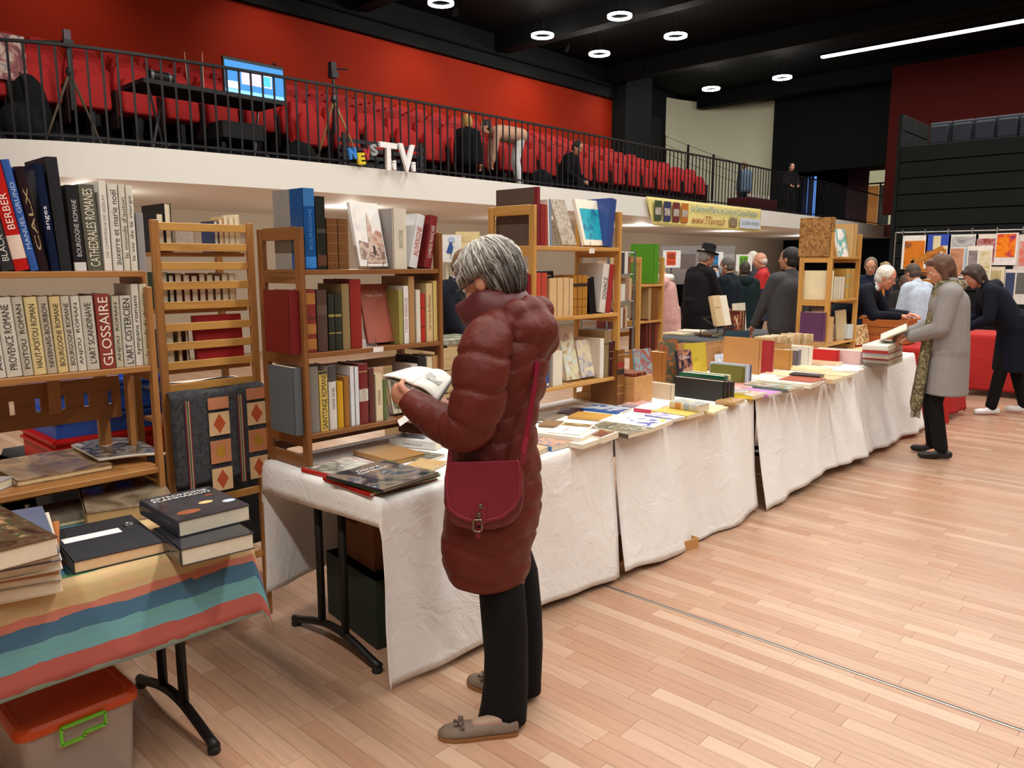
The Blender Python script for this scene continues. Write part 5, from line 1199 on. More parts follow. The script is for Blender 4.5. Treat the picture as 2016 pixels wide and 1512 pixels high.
# ---- the open book she holds
ob = thing('open_book', 'open white-paged book held by the woman in maroon', 'book', V((0, 0, 0)))
Aq, Bq, Cq, Dq = WP(812, 757, .06), WP(853, 728, .20), WP(890, 746, .16), WP(862, 790, .03)
Lq, Mq = WP(754, 740, .10), WP(800, 727, .20)
def quadslab(P, t, nm, m):
    n = (P[1]-P[0]).cross(P[3]-P[0]).normalized()
    if n.z < 0: n = -n
    mb = MB().rings([[p for p in P], [p+n*t for p in P]]); return mb.build(nm, m, ob, fixn=True), n
PGW = mat('efece4', .7, var=.03)
def page(P, Q, R, S, nm, bulge):
    def f(u, v):
        p = P.lerp(Q, u).lerp(S.lerp(R, u), v); return p+Z3*bulge*math.sin(u*3.14)
    return MB().grid(f, 10, 6).build(nm, PGW, ob, smooth=True, solid=.007)
page(Aq, Dq, Cq, Bq, 'right_page', .012); page(Aq, Lq, Mq, Bq, 'left_page', .008)
quadslab([p-Z3*.012 for p in (Aq, Dq, Cq, Bq)], .002, 'cover', mat('8a8478', .6)); quadslab([p-Z3*.010 for p in (Aq, Lq, Mq, Bq)], .002, 'cover', mat('8a8478', .6))
ctr = (Aq+Bq+Cq+Dq)/4+Z3*.017; eu = (Dq-Aq).normalized(); ev = (Bq-Aq).normalized()
MB().add([ctr-eu*.03-ev*.02, ctr+eu*.03-ev*.02, ctr+eu*.03+ev*.022, ctr-eu*.03+ev*.022], [(0, 1, 2, 3)]).build('illustration', art(['9a9a94', 'c8c6c0', '6a6a66'], 40, 61), ob)
# ---------------------------------------------------------------- balcony: seats, equipment, people
SEATR = mat('b01412', .8, var=.1, scale=8, bump=.15, bscale=200)
def seat_proto():
    t = thing('theatre_seat', 'red upholstered folding theatre seat in the balcony rows', 'seat', V((0, 0, 0)), 'red theatre seats on the balcony')
    def padm(x0, x1, w0, w1, z0, z1, lean):
        R = []
        for k in range(7):
            u = k/6; z = z0+(z1-z0)*u; w = (w0+(w1-w0)*u)*(1 if 0 < k < 6 else .93)-(.0 if k < 5 else .02*(k-4)); x = lean*u; e = .012 if k in (0, 6) else 0
            R.append([V((x0-x+e, -w, z)), V((x1-x-e, -w*.94, z)), V((x1-x-e, w*.94, z)), V((x0-x+e, w, z))])
        return MB().rings(R)
    padm(-.07, .05, .245, .235, .34, .98, .14).build('backrest', SEATR, t, bevel=.015)
    padm(.10, .21, .225, .225, .36, .80, .06).build('seat_cushion', SEATR, t, bevel=.02)
    MB().box(-.06, -.03, 0, .12, .03, .34).build('pedestal', mat('151517', .6), t)
    MB().box(-.03, .25, .15, .22, .275, .62).build('armrest', mat('2a0c0c', .8), t, bevel=.01)
    return t
S0 = seat_proto(); first = True; rs = random.Random(9)
for i, rx in enumerate(ROWX):
    yy = (1.2 if i < 2 else 2.4) + (i % 2)*.26
    while yy < 17.3:
        if not (i == 0 and yy < 6.2):
            if first: o = S0; first = False
            else: o = copytree(S0)
            o.location = (rx, yy, SLAB+.005+(.26*i if i else 0)); o.rotation_euler = (0, 0, rs.uniform(-.02, .02))
        yy += .56
# stair-side glass rail posts at the row ends
t = thing('stair_rail', 'black posts with thin cables beside the red seat rows', 'railing', V((0, 0, 0)))
pp = []
for px, py, X in ((1309, 266, -13.6), (1355, 285, -12.3), (1405, 304, -11.1), (1456, 321, -9.9)):
    a = onx(px, py, X); pp.append(a); zb = SLAB+.005+.26*max(0, round((-9.75-X)/.88)); MB().box(a.x-.025, a.y-.025, zb, a.x+.025, a.y+.025, a.z).build('post', BK, t)
for dz in (0, .25, .5):
    MB().tube([p-V((0, 0, dz+.02)) for p in pp], .006, 5).build('cable', BK, t)
# folding table with control desk, monitor
tp = onz(420, 300, SLAB)
TBX, TBY = -9.45, 3.75
t = thing('control_table', 'black folding table with bent metal legs behind the railing', 'table', V((TBX, TBY, SLAB+.004)))
A, B = onx(285, 196, TBX+.3), onx(560, 206, TBX+.3)
y0, y1 = A.y-TBY, B.y-TBY; zt = .80
MB().box(-.35, y0, zt-.05, .3, y1, zt).build('table_top', mat('141518', .6), t)
for yy in (y0+.25, y1-.25):
    for sx in (-1, 1): MB().tube([(sx*.28, yy-.2*sx, 0), (-sx*.28, yy+.2*sx, zt-.05)], .014, 6).build('leg', mat('8a8a8e', .3, .8), t)
    MB().tube([(-.28, yy, .1), (.28, yy, .1)], .012, 6).build('foot_bar', mat('8a8a8e', .3, .8), t)
MB().box(-.3, y1-.75, .3, .1, y1-.2, .5).build('equipment_bag', mat('0f1012', .8), t)
mz = SLAB+.004+zt
A, B = onx(443, 190, TBX), onx(562, 203, TBX); Tm = onx(440, 108, TBX)
mo = thing('monitor', 'large monitor showing a blue desktop on the control table', 'monitor', V((TBX, A.y, mz)))
mw, mh = B.y-A.y, Tm.z-mz
MB().box(-.05, 0, .06, -.005, mw, mh).build('casing', mat('0c0c0e', .4), mo, bevel=.006)
mb = MB(); e = .012; x = -.0035
def scr(y0_, y1_, z0_, z1_, m, xo=0., nm='screen'):
    return MB().add([(x+xo, mw*y0_, .06+(mh-.06)*z0_), (x+xo, mw*y1_, .06+(mh-.06)*z0_), (x+xo, mw*y1_, .06+(mh-.06)*z1_), (x+xo, mw*y0_, .06+(mh-.06)*z1_)], [(0, 1, 2, 3)]).build(nm, m, mo.children[0])
CAS = mo.children[0]
scr(.02, .98, .03, .97, glow('2a6ea8', 1.6)); scr(.02, .98, .03, .12, glow('6ab0f0', 2.2), .001, 'task_bar'); scr(.02, .98, .9, .97, glow('101820', 1.), .001, 'title_bar'); scr(.28, .78, .30, .72, glow('b8a8c8', 1.5), .001, 'window_pane'); scr(.62, .76, .34, .62, glow('3aa0d0', 1.6), .002, 'picture'); scr(.05, .25, .14, .34, glow('c8d8e8', 1.4), .001, 'icons')
MB().box(-.14, mw*.4, 0.0005, .06, mw*.6, .012).build('stand_foot', mat('111111', .5), mo); MB().box(-.06, mw*.47, .012, -.03, mw*.53, .1).build('stand_neck', mat('111111', .5), mo)
wc = MB().ball((-.03, mw*.86, mh+.025), (.02, .025, .018)); wc.build('webcam', mat('1a1a1c', .4), mo, smooth=True)
# video camera lying on the table
cA = onx(320, 165, TBX+.1)
vc = thing('video_camera', 'black and silver cylindrical camera lying on the control table', 'camera', V((TBX+.1, cA.y-.15, mz+.075)))
MB().lathe([(.03, -.02), (.07, 0), (.075, .04), (.065, .05), (.065, .24), (.05, .27)], 16, (0, 0, 0), V((0, 1, 0))).build('barrel', mat('18191b', .35), vc, smooth=False)
MB().lathe([(.078, .0), (.078, .03)], 16, (0, 0, 0), Y3).build('silver_ring', mat('c8c8c8', .25, .9), vc); MB().lathe([(.067, .21), (.067, .235)], 16, (0, 0, 0), Y3).build('silver_ring', mat('c8c8c8', .25, .9), vc)
MB().box(-.03, .05, -.0745, .03, .2, -.05).build('foot', mat('18191b', .5), vc)
for px, pxb, lb in ((363, 371, 'thin upright antenna left on the control table'), (398, 402, 'thin upright antenna right on the control table')):
    a = onx(px, 102, TBX+.1); b_ = V((TBX+.1, onx(pxb, 185, TBX+.1).y, mz))
    q = thing('antenna', lb, 'antenna', b_); MB().tube([(0, 0, .02), a-b_], [.006, .003], 6).build('rod', mat('b89a88', .4, .5), q); MB().box(-.06, -.08, .0005, .06, .08, .03).build('base_unit', mat('1c1c20', .5), q)
# tripods
def tripod(px, ytop, X, label, hd=0, col=('6a5a48', '1c1c1e')):
    top = onx(px, ytop, X); h = top.z-SLAB; t = thing('tripod', label, 'tripod', V((X, top.y, SLAB+.005)))
    for k in range(3):
        a = .5+k*2.094; MB().tube([(0, 0, h*.66), (.45*math.cos(a), .34*math.sin(a), .0)], [.018, .010], 7).build('leg', mat(col[k % 2], .4, .4), t)
    MB().tube([(0, 0, h*.35), (0, 0, h*.86)], .018, 8).build('column', mat('1c1c1e', .4), t); MB().lathe([(.03, h*.62), (.045, h*.66), (.03, h*.7)], 10).build('collar', mat('1c1c1e', .4), t)
    MB().box(-.05, -.05, h*.86, .05, .05, h*.92).build('head', mat('1c1c1e', .5), t)
    if hd == 1: MB().box(-.03, -.035, h*.92, .03, .035, h*1.0).build('phone_clamp', mat('5a4a58', .5), t); MB().tube([(.0, -.06, h*.90), (-.05, -.36, h*.87)], .009, 6).build('pan_handle', mat('1c1c1e', .4), t)
    else: MB().box(-.04, -.05, h*.92, .04, .03, h*1.0).build('video_head', mat('1c1c1e', .5), t); MB().tube([(.0, .02, h*.95), (.02, .22, h*.96)], .012, 6).build('pan_handle', mat('1c1c1e', .4), t)
tripod(130, 60, -9.85, 'black and tan tripod at the far left of the balcony', 1); tripod(655, 124, -9.2, 'black tripod with pan handle beside the monitor', 0, ('8a6a40', '2a2a2c'))
# letters standing on the balcony edge
def letter(ch, px0, px1, yt, yb, X, c, label, rot=0., bold=.03):
    a, b_ = onx(px0, yb, X), onx(px1, yb, X); tz = onx((px0+px1)/2, yt, X); w = b_.y-a.y; h = tz.z-a.z
    me0, w0, h0, cx, cy = textmesh(ch, 1., .06, bold)
    me = me0.copy(); me.materials.clear(); me.materials.append(mat(c, .5))
    o = bpy.data.objects.new('letter', me); COL.objects.link(o)
    o.matrix_world = TR(X, (a.y+b_.y)/2, (a.z+tz.z)/2)@frame((0, 0, 0), Y3, Z3, X3)@RZ(rot)@Mx.Diagonal((w/w0, h/h0, .35, 1))@TR(-cx, -cy, 0); tag(o, label, 'letter')
LX = -8.42
letter('T', 748, 781, 281, 334, LX, 'f2f0ee', 'tall white letter T on the balcony edge'); letter('V', 785, 816, 284, 337, LX, 'f2f0ee', 'tall white letter V on the balcony edge')
letter('i', 773, 779, 316, 334, LX+.03, 'f2f0ee', 'small white letter i beside the T'); letter('i', 811, 817, 319, 337, LX+.03, 'f2f0ee', 'small white letter i beside the V')
letter('N', 687, 701, 291, 313, LX-.05, '2f80d0', 'blue letter N hanging on the railing', 8, .05); letter('E', 704, 718, 301, 323, LX-.05, 'd8c010', 'yellow letter E hanging on the railing', 6, .05)
letter('V', 716, 729, 293, 315, LX-.05, 'b02430', 'red letter V hanging on the railing', 6, .05); letter('S', 729, 742, 284, 306, LX-.05, '9aa0a4', 'grey letter S hanging on the railing', 12, .05)
# dark slatted bench behind the letters, bags
q = onx(670, 300, -9.0); t = thing('slatted_bench', 'low dark slatted bench behind the white letters', 'bench', V((-9.0, q.y, SLAB+.005)))
for k in range(4): MB().box(-.05, 0, .08+.1*k, -.03, 1.5, .13+.1*k).build('slat', mat('2a2a30', .6), t)
for yy in (.05, 1.4): MB().box(-.03, yy, 0, .0, yy+.05, .5).build('post', mat('2a2a30', .6), t)
def bagb(px, py, X, r, label, c='141519'):
    p = onx(px, py, X); mb = MB().ball((0, 0, r[2]), r, 14, 10).ball((.02, r[1]*.4, r[2]*.7), (r[0]*.9, r[1]*.7, r[2]*.7), 12, 8); tp_ = thing('backpack', label, 'bag', V((X, p.y, SLAB+.005)))
    rem(mb, 'bag_body', fabric(c), tp_, .02, 2); MB().tube([(r[0]*.9, -r[1]*.4, r[2]*1.2), (r[0]*1.1, -r[1]*.4, r[2]*1.7), (r[0]*.3, -r[1]*.4, r[2]*1.95)], .012, 6).build('strap', mat(c, .8), tp_)
bagb(45, 270, -9.6, (.16, .22, .22), 'dark bag lying at the far left of the balcony'); bagb(60, 230, -10.1, (.2, .2, .42), 'tall dark bag standing at the far left of the balcony'); bagb(590, 300, -9.1, (.15, .22, .16), 'low dark bag left of the letters'); bagb(1066, 350, -9.2, (.16, .26, .2), 'dark backpack beside the crouching person')
# poster of a colourful figure at the far left
p = onx(14, 150, -10.4); o = MB().box(0, -.2, 0, .02, .2, .5).build('display_board', art(['2a2030', '8a3a40', 'c8b0a0', '3a4a6a'], 6, 71)); o.location = (-10.4, p.y, SLAB+.8); tag(o, 'small pictured board at the far left of the balcony', 'board')
MB().tube([(.01, 0, -.8), (.01, 0, 0)], .02, 6).build('board_pole', BK, o)
# people up there
def bp3(px, X): return onx(px, 330, X)
q = bp3(905, -9.2); person('blond person in black kneeling with back turned on the balcony', -9.0, q.y, 150, 1.46, lean=4, top='0e0f12', pants='101012', hair='bob', hc='b8904c', vox=.016, z0=SLAB+.005, kneel=True)
q = bp3(1010, -9.2); person('person in beige top and white trousers bending over on the balcony', -9.05, q.y, 240, 1.58, lean=84, hp=-25, lw=(.55, .12, .40), rw=(.55, -.12, .38), top='c8a088', pants='e0dfe0', hair='short', hc='241a16', vox=.016, z0=SLAB+.005)
q = bp3(1100, -9.3); person('person in black sitting on the balcony floor with head down', -9.2, q.y, 10, 1.66, lean=22, hp=20, lw=(.42, .1, .5), rw=(.42, -.1, .5), top='101013', pants='15151a', hair='short', hc='1a1512', vox=.016, z0=SLAB-.24, sit=True)
q = atd(1557, 335, 22.5); person('dark-clothed person standing at the far end of the balcony rail', q.x, q.y, -40, 1.62, hp=10, lw=(.3, .12, 1.05), rw=(.3, -.12, 1.05), top='0f1012', pants='0f1012', hair='short', hc='14100e', vox=.018, z0=SLAB+.005)
q = atd(1467, 340, 22.); person('person in a blue shirt standing behind the far seats', q.x, q.y, 150, 1.6, top='6a8098', pants='1c2028', hair='short', hc='8a7a60', vox=.018, z0=SLAB+.005)
o = None
# small red-clothed table on the balcony with cups
q0, q1 = onx(1475, 410, -8.9), onx(1530, 415, -8.9)
t = thing('balcony_table', 'small table with dark red cloth on the far balcony', 'table', V((-9.2, q0.y, SLAB+.005-.28)))
MB().box(-.3, 0, .60, .3, q1.y-q0.y, .64).build('table_top', mat('4a0c10', .8), t); MB().box(-.3, 0, .28, .3, q1.y-q0.y, .599).build('cloth', fabric('4a0c10'), t)
for k in range(5):
    c = thing('paper_cup', f'white cup, {ORD[k]} from left on the red balcony table', 'cup', V((-9.05, q0.y+.25+k*(q1.y-q0.y-.5)/4, SLAB+.3655))); MB().lathe([(.03, 0), (.04, .1), (.036, .1), (.028, .006)], 12).build('cup', mat('e8e6e0', .5), c)
# ---------------------------------------------------------------- banner on the balcony front
bn = thing('banner', 'yellow book fair banner hanging on the balcony front', 'banner', V((-8.347, 12.67, 2.33)))
BW_, BH_ = 4.85, .53
def bnf(u, v): return V((.012+.03*(1-v)*(1-v)+.006*math.sin(9*u), u*BW_+(.22*(1-v) if u < .08 else 0)*(1-u/.08 if u < .08 else 0), v*BH_+.0*u))
MB().grid(bnf, 60, 8).build('sheet', mat('e8d98a', .6, var=.04), bn, smooth=True, solid=.003)
XO = .062
def bq(y0, y1, z0, z1, m, nm='printed_panel', o=0.): MB().box(XO+o, y0, z0, XO+.002+o, y1, z1).build(nm, m, bn)
for k, c in enumerate(('3c4a2a', '2c3058', '6a2424', 'b86a20')):
    y0 = .22+.33*k; bq(y0, y0+.26, .09, .47, mat(c, .6)); bq(y0+.03, y0+.23, .2, .34, art(['d8d0c0', '9a8a80', 'e8e4dc'], 14, 80+k), 'picture', .002)
def bt(s, y, z, w, h, c, **k): text(s, mat(c, .6, var=0), bn, frame((XO+.003, y, z), Y3, Z3, X3), w, h, **k)
bt('La Seine-et-Marne en Livres et Cartes Postales', 3.10, .40, 3.0, .13, '3a88b0'); bt('www.77livres.fr', 2.35, .17, 1.45, .17, '9a3a24')
bq(3.25, 3.6, .08, .28, art(['b8a088', '7a6a58', 'd8c8b0'], 12, 85), 'picture'); bq(3.72, 4.75, .06, .29, mat('d0dce8', .6)); bt('Les Editions Amatteis', 4.23, .19, .9, .1, '4a5a78', shear=.3); bt('Ensemble des ouvrages', .85, .045, 1.0, .035, '8a8458')
# ---------------------------------------------------------------- dark stand with boards at right
st_ = thing('tiered_stand', 'black tiered stand clad in horizontal boards at right', 'stand', V((-4.58, 15.0, 0)))
BD = mat('171b1b', .75, var=.15, scale=3, spec=.15)
MB().box(.05, .06, 0, 8.0, 1.2, 3.6).build('core', BLK, st_)
for k in range(13): MB().box(0, .0, .015+k*.28, 8.0, .045, .28+k*.28).build('board', BD, st_, bevel=.006)
for k in range(15): MB().box(-.05, .05, .015+k*.28, -.005, 1.6, .28+k*.28).build('side_board', BD, st_, bevel=.006)
MB().box(-.06, -.01, 0, -.004, .05, 4.2).build('corner_post', BD, st_)
SB = mat('1a2430', .7, var=.1)
for k in range(7):
    q = ony(1825+k*44, 262-k*3.6, 15.25)
    s_ = thing('folded_seat', f'dark blue folded seat, {ORD[k]} from left on the black stand', 'seat', V((q.x, 15.3, 3.62)), 'dark seats on the stand')
    MB().box(.02, 0, .0, .38, .10, .42).build('backrest', SB, s_, bevel=.03, seg=2); MB().box(.05, -.09, .04, .35, -.005, .36).build('cushion', SB, s_, bevel=.03, seg=2)
# far red walls and lit openings
RDK = mat('360a07', .8, var=.05, scale=1, spec=.08)
struct(MB().box(-7.70, 24.0, 3.0, 6, 24.3, 7.07).build('wall_red_right', RDK))
rw2 = struct(MB().box(-10.2, 28.0, 2.5, -4, 28.3, 5.5).build('wall_red_passage', mat('4a0f10', .7)))
wn = struct(MB().box(-9.5, 27.94, 2.9, -8.7, 27.99, 4.7).build('window_1', glow('c8c8a0', .5)))
MB().box(-9.5, 27.9, 2.86, -9.46, 27.93, 4.7).box(-9.1, 27.9, 2.86, -9.05, 27.93, 4.3).box(-9.5, 27.9, 4.25, -8.7, 27.93, 4.3).build('window_frame', mat('4a3020', .6), wn)
MB().box(-9.45, 27.9, 2.9, -9.12, 27.925, 4.2).build('pane', glow('a86a30', .35), wn); MB().box(-9.04, 27.9, 2.9, -8.75, 27.925, 4.2).build('pane', glow('2a2c28', .3), wn)
q0, q1 = ony(1580, 400, 27.), ony(1606, 400, 27.)
dr = struct(MB().box(q0.x, 26.9, 2.86, q1.x, 26.95, 4.55).build('door_1', glow('5a90e0', 1.3)))
for k in range(4): xx = q0.x+(q1.x-q0.x)*(k+.6)/4.4; MB().box(xx-.05, 26.86, 2.86, xx+.03, 26.89, 4.55).build('mullion', mat('1a2a50', .5), dr)
# doorway below the balcony
p = onx(1545, 520, -12.9); struct(MB().box(-12.98, 21.6, 0, -12.93, 22.9, 2.1).build('door_2', BLK))
# ---------------------------------------------------------------- posters
PY = 12.3
fr = thing('display_frame', 'metal display frame carrying hung posters in front of the black stand', 'display frame', V((-3.75, PY+.06, 0)))
for xx in (0, 1.6, 3.2, 4.8): MB().tube([(xx, 0, 0), (xx, 0, 2.06)], .012, 8).build('upright', STM, fr)
MB().tube([(0, 0, 2.05), (4.8, 0, 2.05)], .01, 8).build('top_bar', STM, fr); MB().tube([(0, 0, .5), (4.8, 0, .5)], .01, 8).build('low_bar', STM, fr)
for k in range(16): MB().tube([(.1+.3*k, -.02, 2.02), (.1+.3*k, -.01, 2.09)], .008, 6).build('clip', STM, fr)
def poster(px0, px1, py0, py1, label, bg, rects, dy=0.):
    a, b = ony(px0, py0, PY-dy), ony(px1, py1, PY-dy); w, h = b.x-a.x, a.z-b.z
    t = thing('poster', label, 'poster', V((a.x, PY-dy, b.z)))
    MB().box(0, 0, 0, w, .006, h).build('sheet', mat(bg, .6), t)
    for i, (u0, v0, u1, v1, m) in enumerate(rects): MB().box(w*u0, -.003-i*.001, h*v0, w*u1, -.0005-i*.0005, h*v1).build('print', m, t)
    return t
poster(1778, 1822, 464, 530, 'white poster with orange panel, leftmost on the frame', 'e4e0d8', [(.1, .02, .9, .84, art(['c86a18', 'd87c20', '6a3a28'], 5, 91))])
poster(1824, 1868, 462, 520, 'blue poster with cream ovals beside the orange one', '2c4cb0', [(.3, .5, .6, .95, art(['e8dcb8', 'd0c090'], 4, 92)), (.6, .2, .9, .62, art(['e8dcb8', 'd0c090'], 4, 93)), (.05, .0, .55, .45, art(['c87a18', 'a86010', '4a3a18'], 6, 94))])
poster(1869, 1919, 462, 548, 'poster of grey and tan photographs in plastic sleeve', 'd8d8d4', [(.1, .72, .9, .95, art(['8a8a8c', 'c0c0c0', '5a5a5e'], 6, 95)), (.1, .05, .55, .68, art(['a87050', 'c89070', '8a5238'], 4, 96)), (.6, .05, .95, .68, art(['a8c0cc', '8aa4b4'], 4, 97))])
poster(1906, 1948, 484, 560, 'pale poster with two tall faded pictures', 'e6e2d8', [(.05, .05, .42, .88, art(['6a6060', '9a9090', '4a4048'], 5, 98)), (.5, .05, .95, .88, art(['c8b888', 'e0d8b8', '9a8a60'], 6, 99))], .012)
poster(1922, 1966, 461, 522, 'poster with red and mauve picture behind the orange flowers', 'dcd4c8', [(.05, .1, .95, .85, art(['a84040', 'b89090', '8a2020', 'd8c0a0'], 5, 100))])
poster(1962, 2000, 459, 522, 'white poster with orange blossom picture', 'e0dcd8', [(.05, .25, .9, .97, art(['e87810', 'f08c10', 'd84c18', '4a2a80'], 7, 101))], .014)
poster(2001, 2040, 462, 530, 'grey poster with red sketch at the right edge', 'cfc8c0', [(.2, .1, .9, .8, art(['c8b8b0', 'd86a5a', 'b8a8a0'], 6, 102))])
poster(1980, 2040, 530, 600, 'dark blue and grey posters below the blossom picture', 'd8d4cc', [(.02, .1, .3, .9, mat('2c3c60', .6)), (.35, .3, .75, .9, mat('5c5c58', .6))])
poster(1945, 1972, 525, 600, 'cream poster with olive picture under the mauve one', 'd8ccb0', [(.1, .1, .8, .9, art(['8a8050', 'c8b888', '5a5030'], 5, 104))])
# ---------------------------------------------------------------- second row of stalls
GRY = linen('4a4a4c')
folding_table('folding table under the grey cloth behind the white tables', -4.95, -4.27, 7.75, 9.6, [7.95, 9.4])
cloth('dark grey cloth on the table behind the white tables', GRY, -4.97, -4.25, 7.73, 9.62, .35, .3, .45, .2, 41, .05, .012)
REDC = linen('b01c18')
folding_table('folding table under the red cloth at right', -2.96, -2.10, 8.62, 9.25, [8.75, 9.1]); 
cloth('bright red cloth on the table beside the grey coat', REDC, -2.98, -2.08, 8.6, 9.27, .69, .5, .69, .3, 42, .12, .02)
folding_table('folding table under the red cloth at the right edge', -2.4, 1.2, 10.75, 11.5, [10.9, 11.3])
cloth('bright red cloth at the right edge behind the navy coat', REDC, -2.42, 1.22, 10.73, 11.52, .4, .4, .68, .3, 43, .06, .02)
# wooden crate on the red table and things around it
t = thing('wooden_crate', 'orange-brown wooden crate on the far table', 'crate', V((-2.92, 8.72, TZ+.005)))
for k in range(3): MB().box(0, 0, .01+k*.085, .46, .014, .088+k*.085).build('plank', wood('b86a2c', '94501c', .5, 0), t)
MB().box(0, .0145, .01, .014, .33, .265).box(.446, .0145, .01, .46, .33, .265).build('end', wood('b86a2c', '94501c', .5, 1), t); MB().box(.015, .3165, .01, .445, .33, .265).build('back', wood('b86a2c', '94501c', .5, 0), t); MB().box(.015, .0145, 0.001, .445, .316, .012).build('bottom', wood('b86a2c', '94501c', .5, 0), t)
for k in range(5): book(TR(-2.87+k*.075, 8.75, TZ+.02), .05, .23, .2, ['c88a80', 'd8c0a8', 'a85a50', 'c8a888', 'b87068'][k], f'pinkish old book, {ORD[k]} from left in the orange-brown crate')
for k, (px, py, c, nm) in enumerate([(1925, 672, '8a7a58', 'tan'), (1935, 668, '6a6a5a', 'grey-green'), (1922, 664, 'c8b888', 'cream')]):
    q = onz(px, py, TZ+.01); book(TR(-2.2, 9.08, TZ+.005+.025*k)@frame((0, 0, 0), Z3, Y3*1, -X3)@TR(0, -.07, -.1), .024, .2, .14, c, f'{nm} book, {ORD[k]} from the bottom of the pile by the navy coat')
# orange wooden rack behind the grey-coated woman
t = thing('wooden_rack', 'orange wooden ladder rack behind the grey-coated woman', 'rack', V((-3.1, 10.9, 0)))
WO = [wood('c07a2c', '9a5a1c', .45, a) for a in range(3)]
for xx in (0, .36):
    MB().box(xx, 0, 0, xx+.035, .03, 1.78 if xx else 1.68).build('post', WO[2], t); MB().box(xx, .3, 0, xx+.035, .33, 1.5).build('post', WO[2], t)
for k in range(9): MB().box(.036, .005, .55+k*.135, .359, .025, .59+k*.135).build('slat', WO[0], t)
for k in range(3): MB().box(.036, .03, .8+k*.27, .359, .3, .815+k*.27).build('shelf', WO[0], t)
MB().bar((.0, .015, 1.60), (.36, .015, 1.80), .03, .06).build('top_rail', WO[0], t)
for k in range(3): book(TR(-2.98+.02*k, 10.98, .8155+.27*k)@RZ(20*0)@frame((0, 0, 0), Z3, Y3, -X3)@TR(0, 0, -.2), .05, .2, .14, ['d8d0c0', '6a3a20', 'e0dcd4'][k], f'{["pale", "brown", "white"][k]} book lying on the {ORD[k]} shelf of the orange rack')
# small easel with picture in the far stall
q = onz(1780, 660, TZ); t = thing('easel', 'small wooden easel standing behind the white-haired man', 'easel', V((-3.05, 9.6, 0)))
for s_ in (-1, 1): MB().tube([(s_*.16, 0, 0), (0, .1, 1.45)], .014, 6).build('leg', WO[2], t)
MB().tube([(0, .5, 0), (0, .1, 1.42)], .014, 6).build('leg', WO[2], t); MB().box(-.2, -.03, .95, .2, .02, .985).build('ledge', WO[0], t)
# metal shelf and wood rack with the green book
t = thing('metal_rack', 'grey tubular metal rack of books right of the light wooden rack', 'rack', V((-4.15, 5.72, 0)))
GM = mat('8a9096', .3, .8)
for xx in (0, -.3):
    for yy in (0, .42): MB().tube([(xx, yy, 0), (xx, yy, 1.72)], .011, 8).build('upright', GM, t)
for z in (.75, 1.0, 1.25, 1.5, 1.7):
    for yy in (0, .42): MB().tube([(0, yy, z), (-.3, yy, z)], .007, 6).build('rung', GM, t)
    for xx in (0, -.15, -.3): MB().tube([(xx, 0, z), (xx, .42, z)], .006, 6).build('rail', GM, t)
rk = random.Random(12)
for z, nm in ((1.0, 'lower'), (1.25, 'middle'), (1.5, 'upper')):
    yy = 5.75
    for k in range(7):
        w = .03+rk.random()*.025; book(TR(-4.14, yy, z+.0075)@RZ(90), w, .15+rk.random()*.06, .15, rk.choice(['c8a888', '7a4a38', '3a3c44', 'd8d4cc', '9a7a60', '5a2420']), f'book, {ORD[k]} from left on the {nm} shelf of the metal rack'); yy += w+.002
rack('light wooden slotted rack with a green book right of the metal rack', -4.45, -4.12, 6.2, 6.62, 0, 1.66, [1.40, 1.05, .75, .4], WL, slats=(1.25, .9), post=.05)
fill(-4.14, 1.4005, ((1262, 545), (1296, 543)), 'the slotted rack\'s top shelf', [(1288, 1297, 480, '4a8a1c', 'bright green book', dict(d=.28))])
fill(-4.14, 1.0505, ((1250, 612), (1296, 610)), 'the slotted rack\'s middle shelf', [(1276, 1283, 560, 'a88a5c', 'cream old book', dict(d=.2)), (1284, 1296, 558, '7a4a1c', 'brown album', dict(d=.25))])
fill(-4.14, .7505, ((1250, 675), (1296, 672)), 'the slotted rack\'s low shelf', [(1272+6*k, 1277+6*k, 628, ['5a2018', '6a2a1c', '4a1a14', '7a3420'][k], 'dark red leather volume', dict(d=.2)) for k in range(4)])
# things on the grey table
def fq2(px, py, w, h_, t_, c, label, yaw=0., z=TZ+.005, **kw):
    q = onz(px, py, z+t_); book(TR(q.x, q.y, z)@RZ(yaw)@frame((0, 0, 0), Z3, Y3, -X3)@TR(0, -w/2, -h_/2), t_, h_, w, c, label, **kw)
fq2(1335, 655, .25, .3, .02, 'd8c8a4', 'cream folder on the grey table'); fq2(1362, 650, .3, .3, .015, 'e4dcc8', 'white folder on the grey table', 12); fq2(1395, 656, .25, .22, .025, '6a4a34', 'brown book lying on the grey table')
rk = random.Random(4)
zt = TZ+.006
ds = thing('display_stand', 'black wire display stand on the grey table', 'book stand', V((-4.42, 8.10, zt)))
for yy in (0, .42): MB().tube([(.12, yy, 0), (-.12, yy, 0), (-.08, yy, .22), (.12, yy, .10)], .008, 6).build('frame', BK, ds)
MB().tube([(.12, 0, .1), (.12, .42, .1)], .008, 6).build('cross_bar', BK, ds); MB().tube([(-.08, 0, .22), (-.08, .42, .22)], .008, 6).build('cross_bar', BK, ds)
book(TR(-4.37, 8.11, zt+.12)@RY(-14), .06, .36, .17, 'd9bf94', 'thick cream book on the black display stand', ftxt='ROUX', ftc='a06050', fpos=(.5, .6, .7, .06)); book(TR(-4.37, 8.30, zt+.12)@RY(-14), .03, .36, .2, 'efe4d0', 'tall white book on the black display stand')
for k in range(5): book(TR(-4.36, 8.72+k*.035, zt)@RZ(90), .03, .28, .2, ['6a2c20', 'b89a70', '5a2018', 'b08a60', '4a1a14'][k], f'striped red-brown volume, {ORD[k]} from left on the grey table')
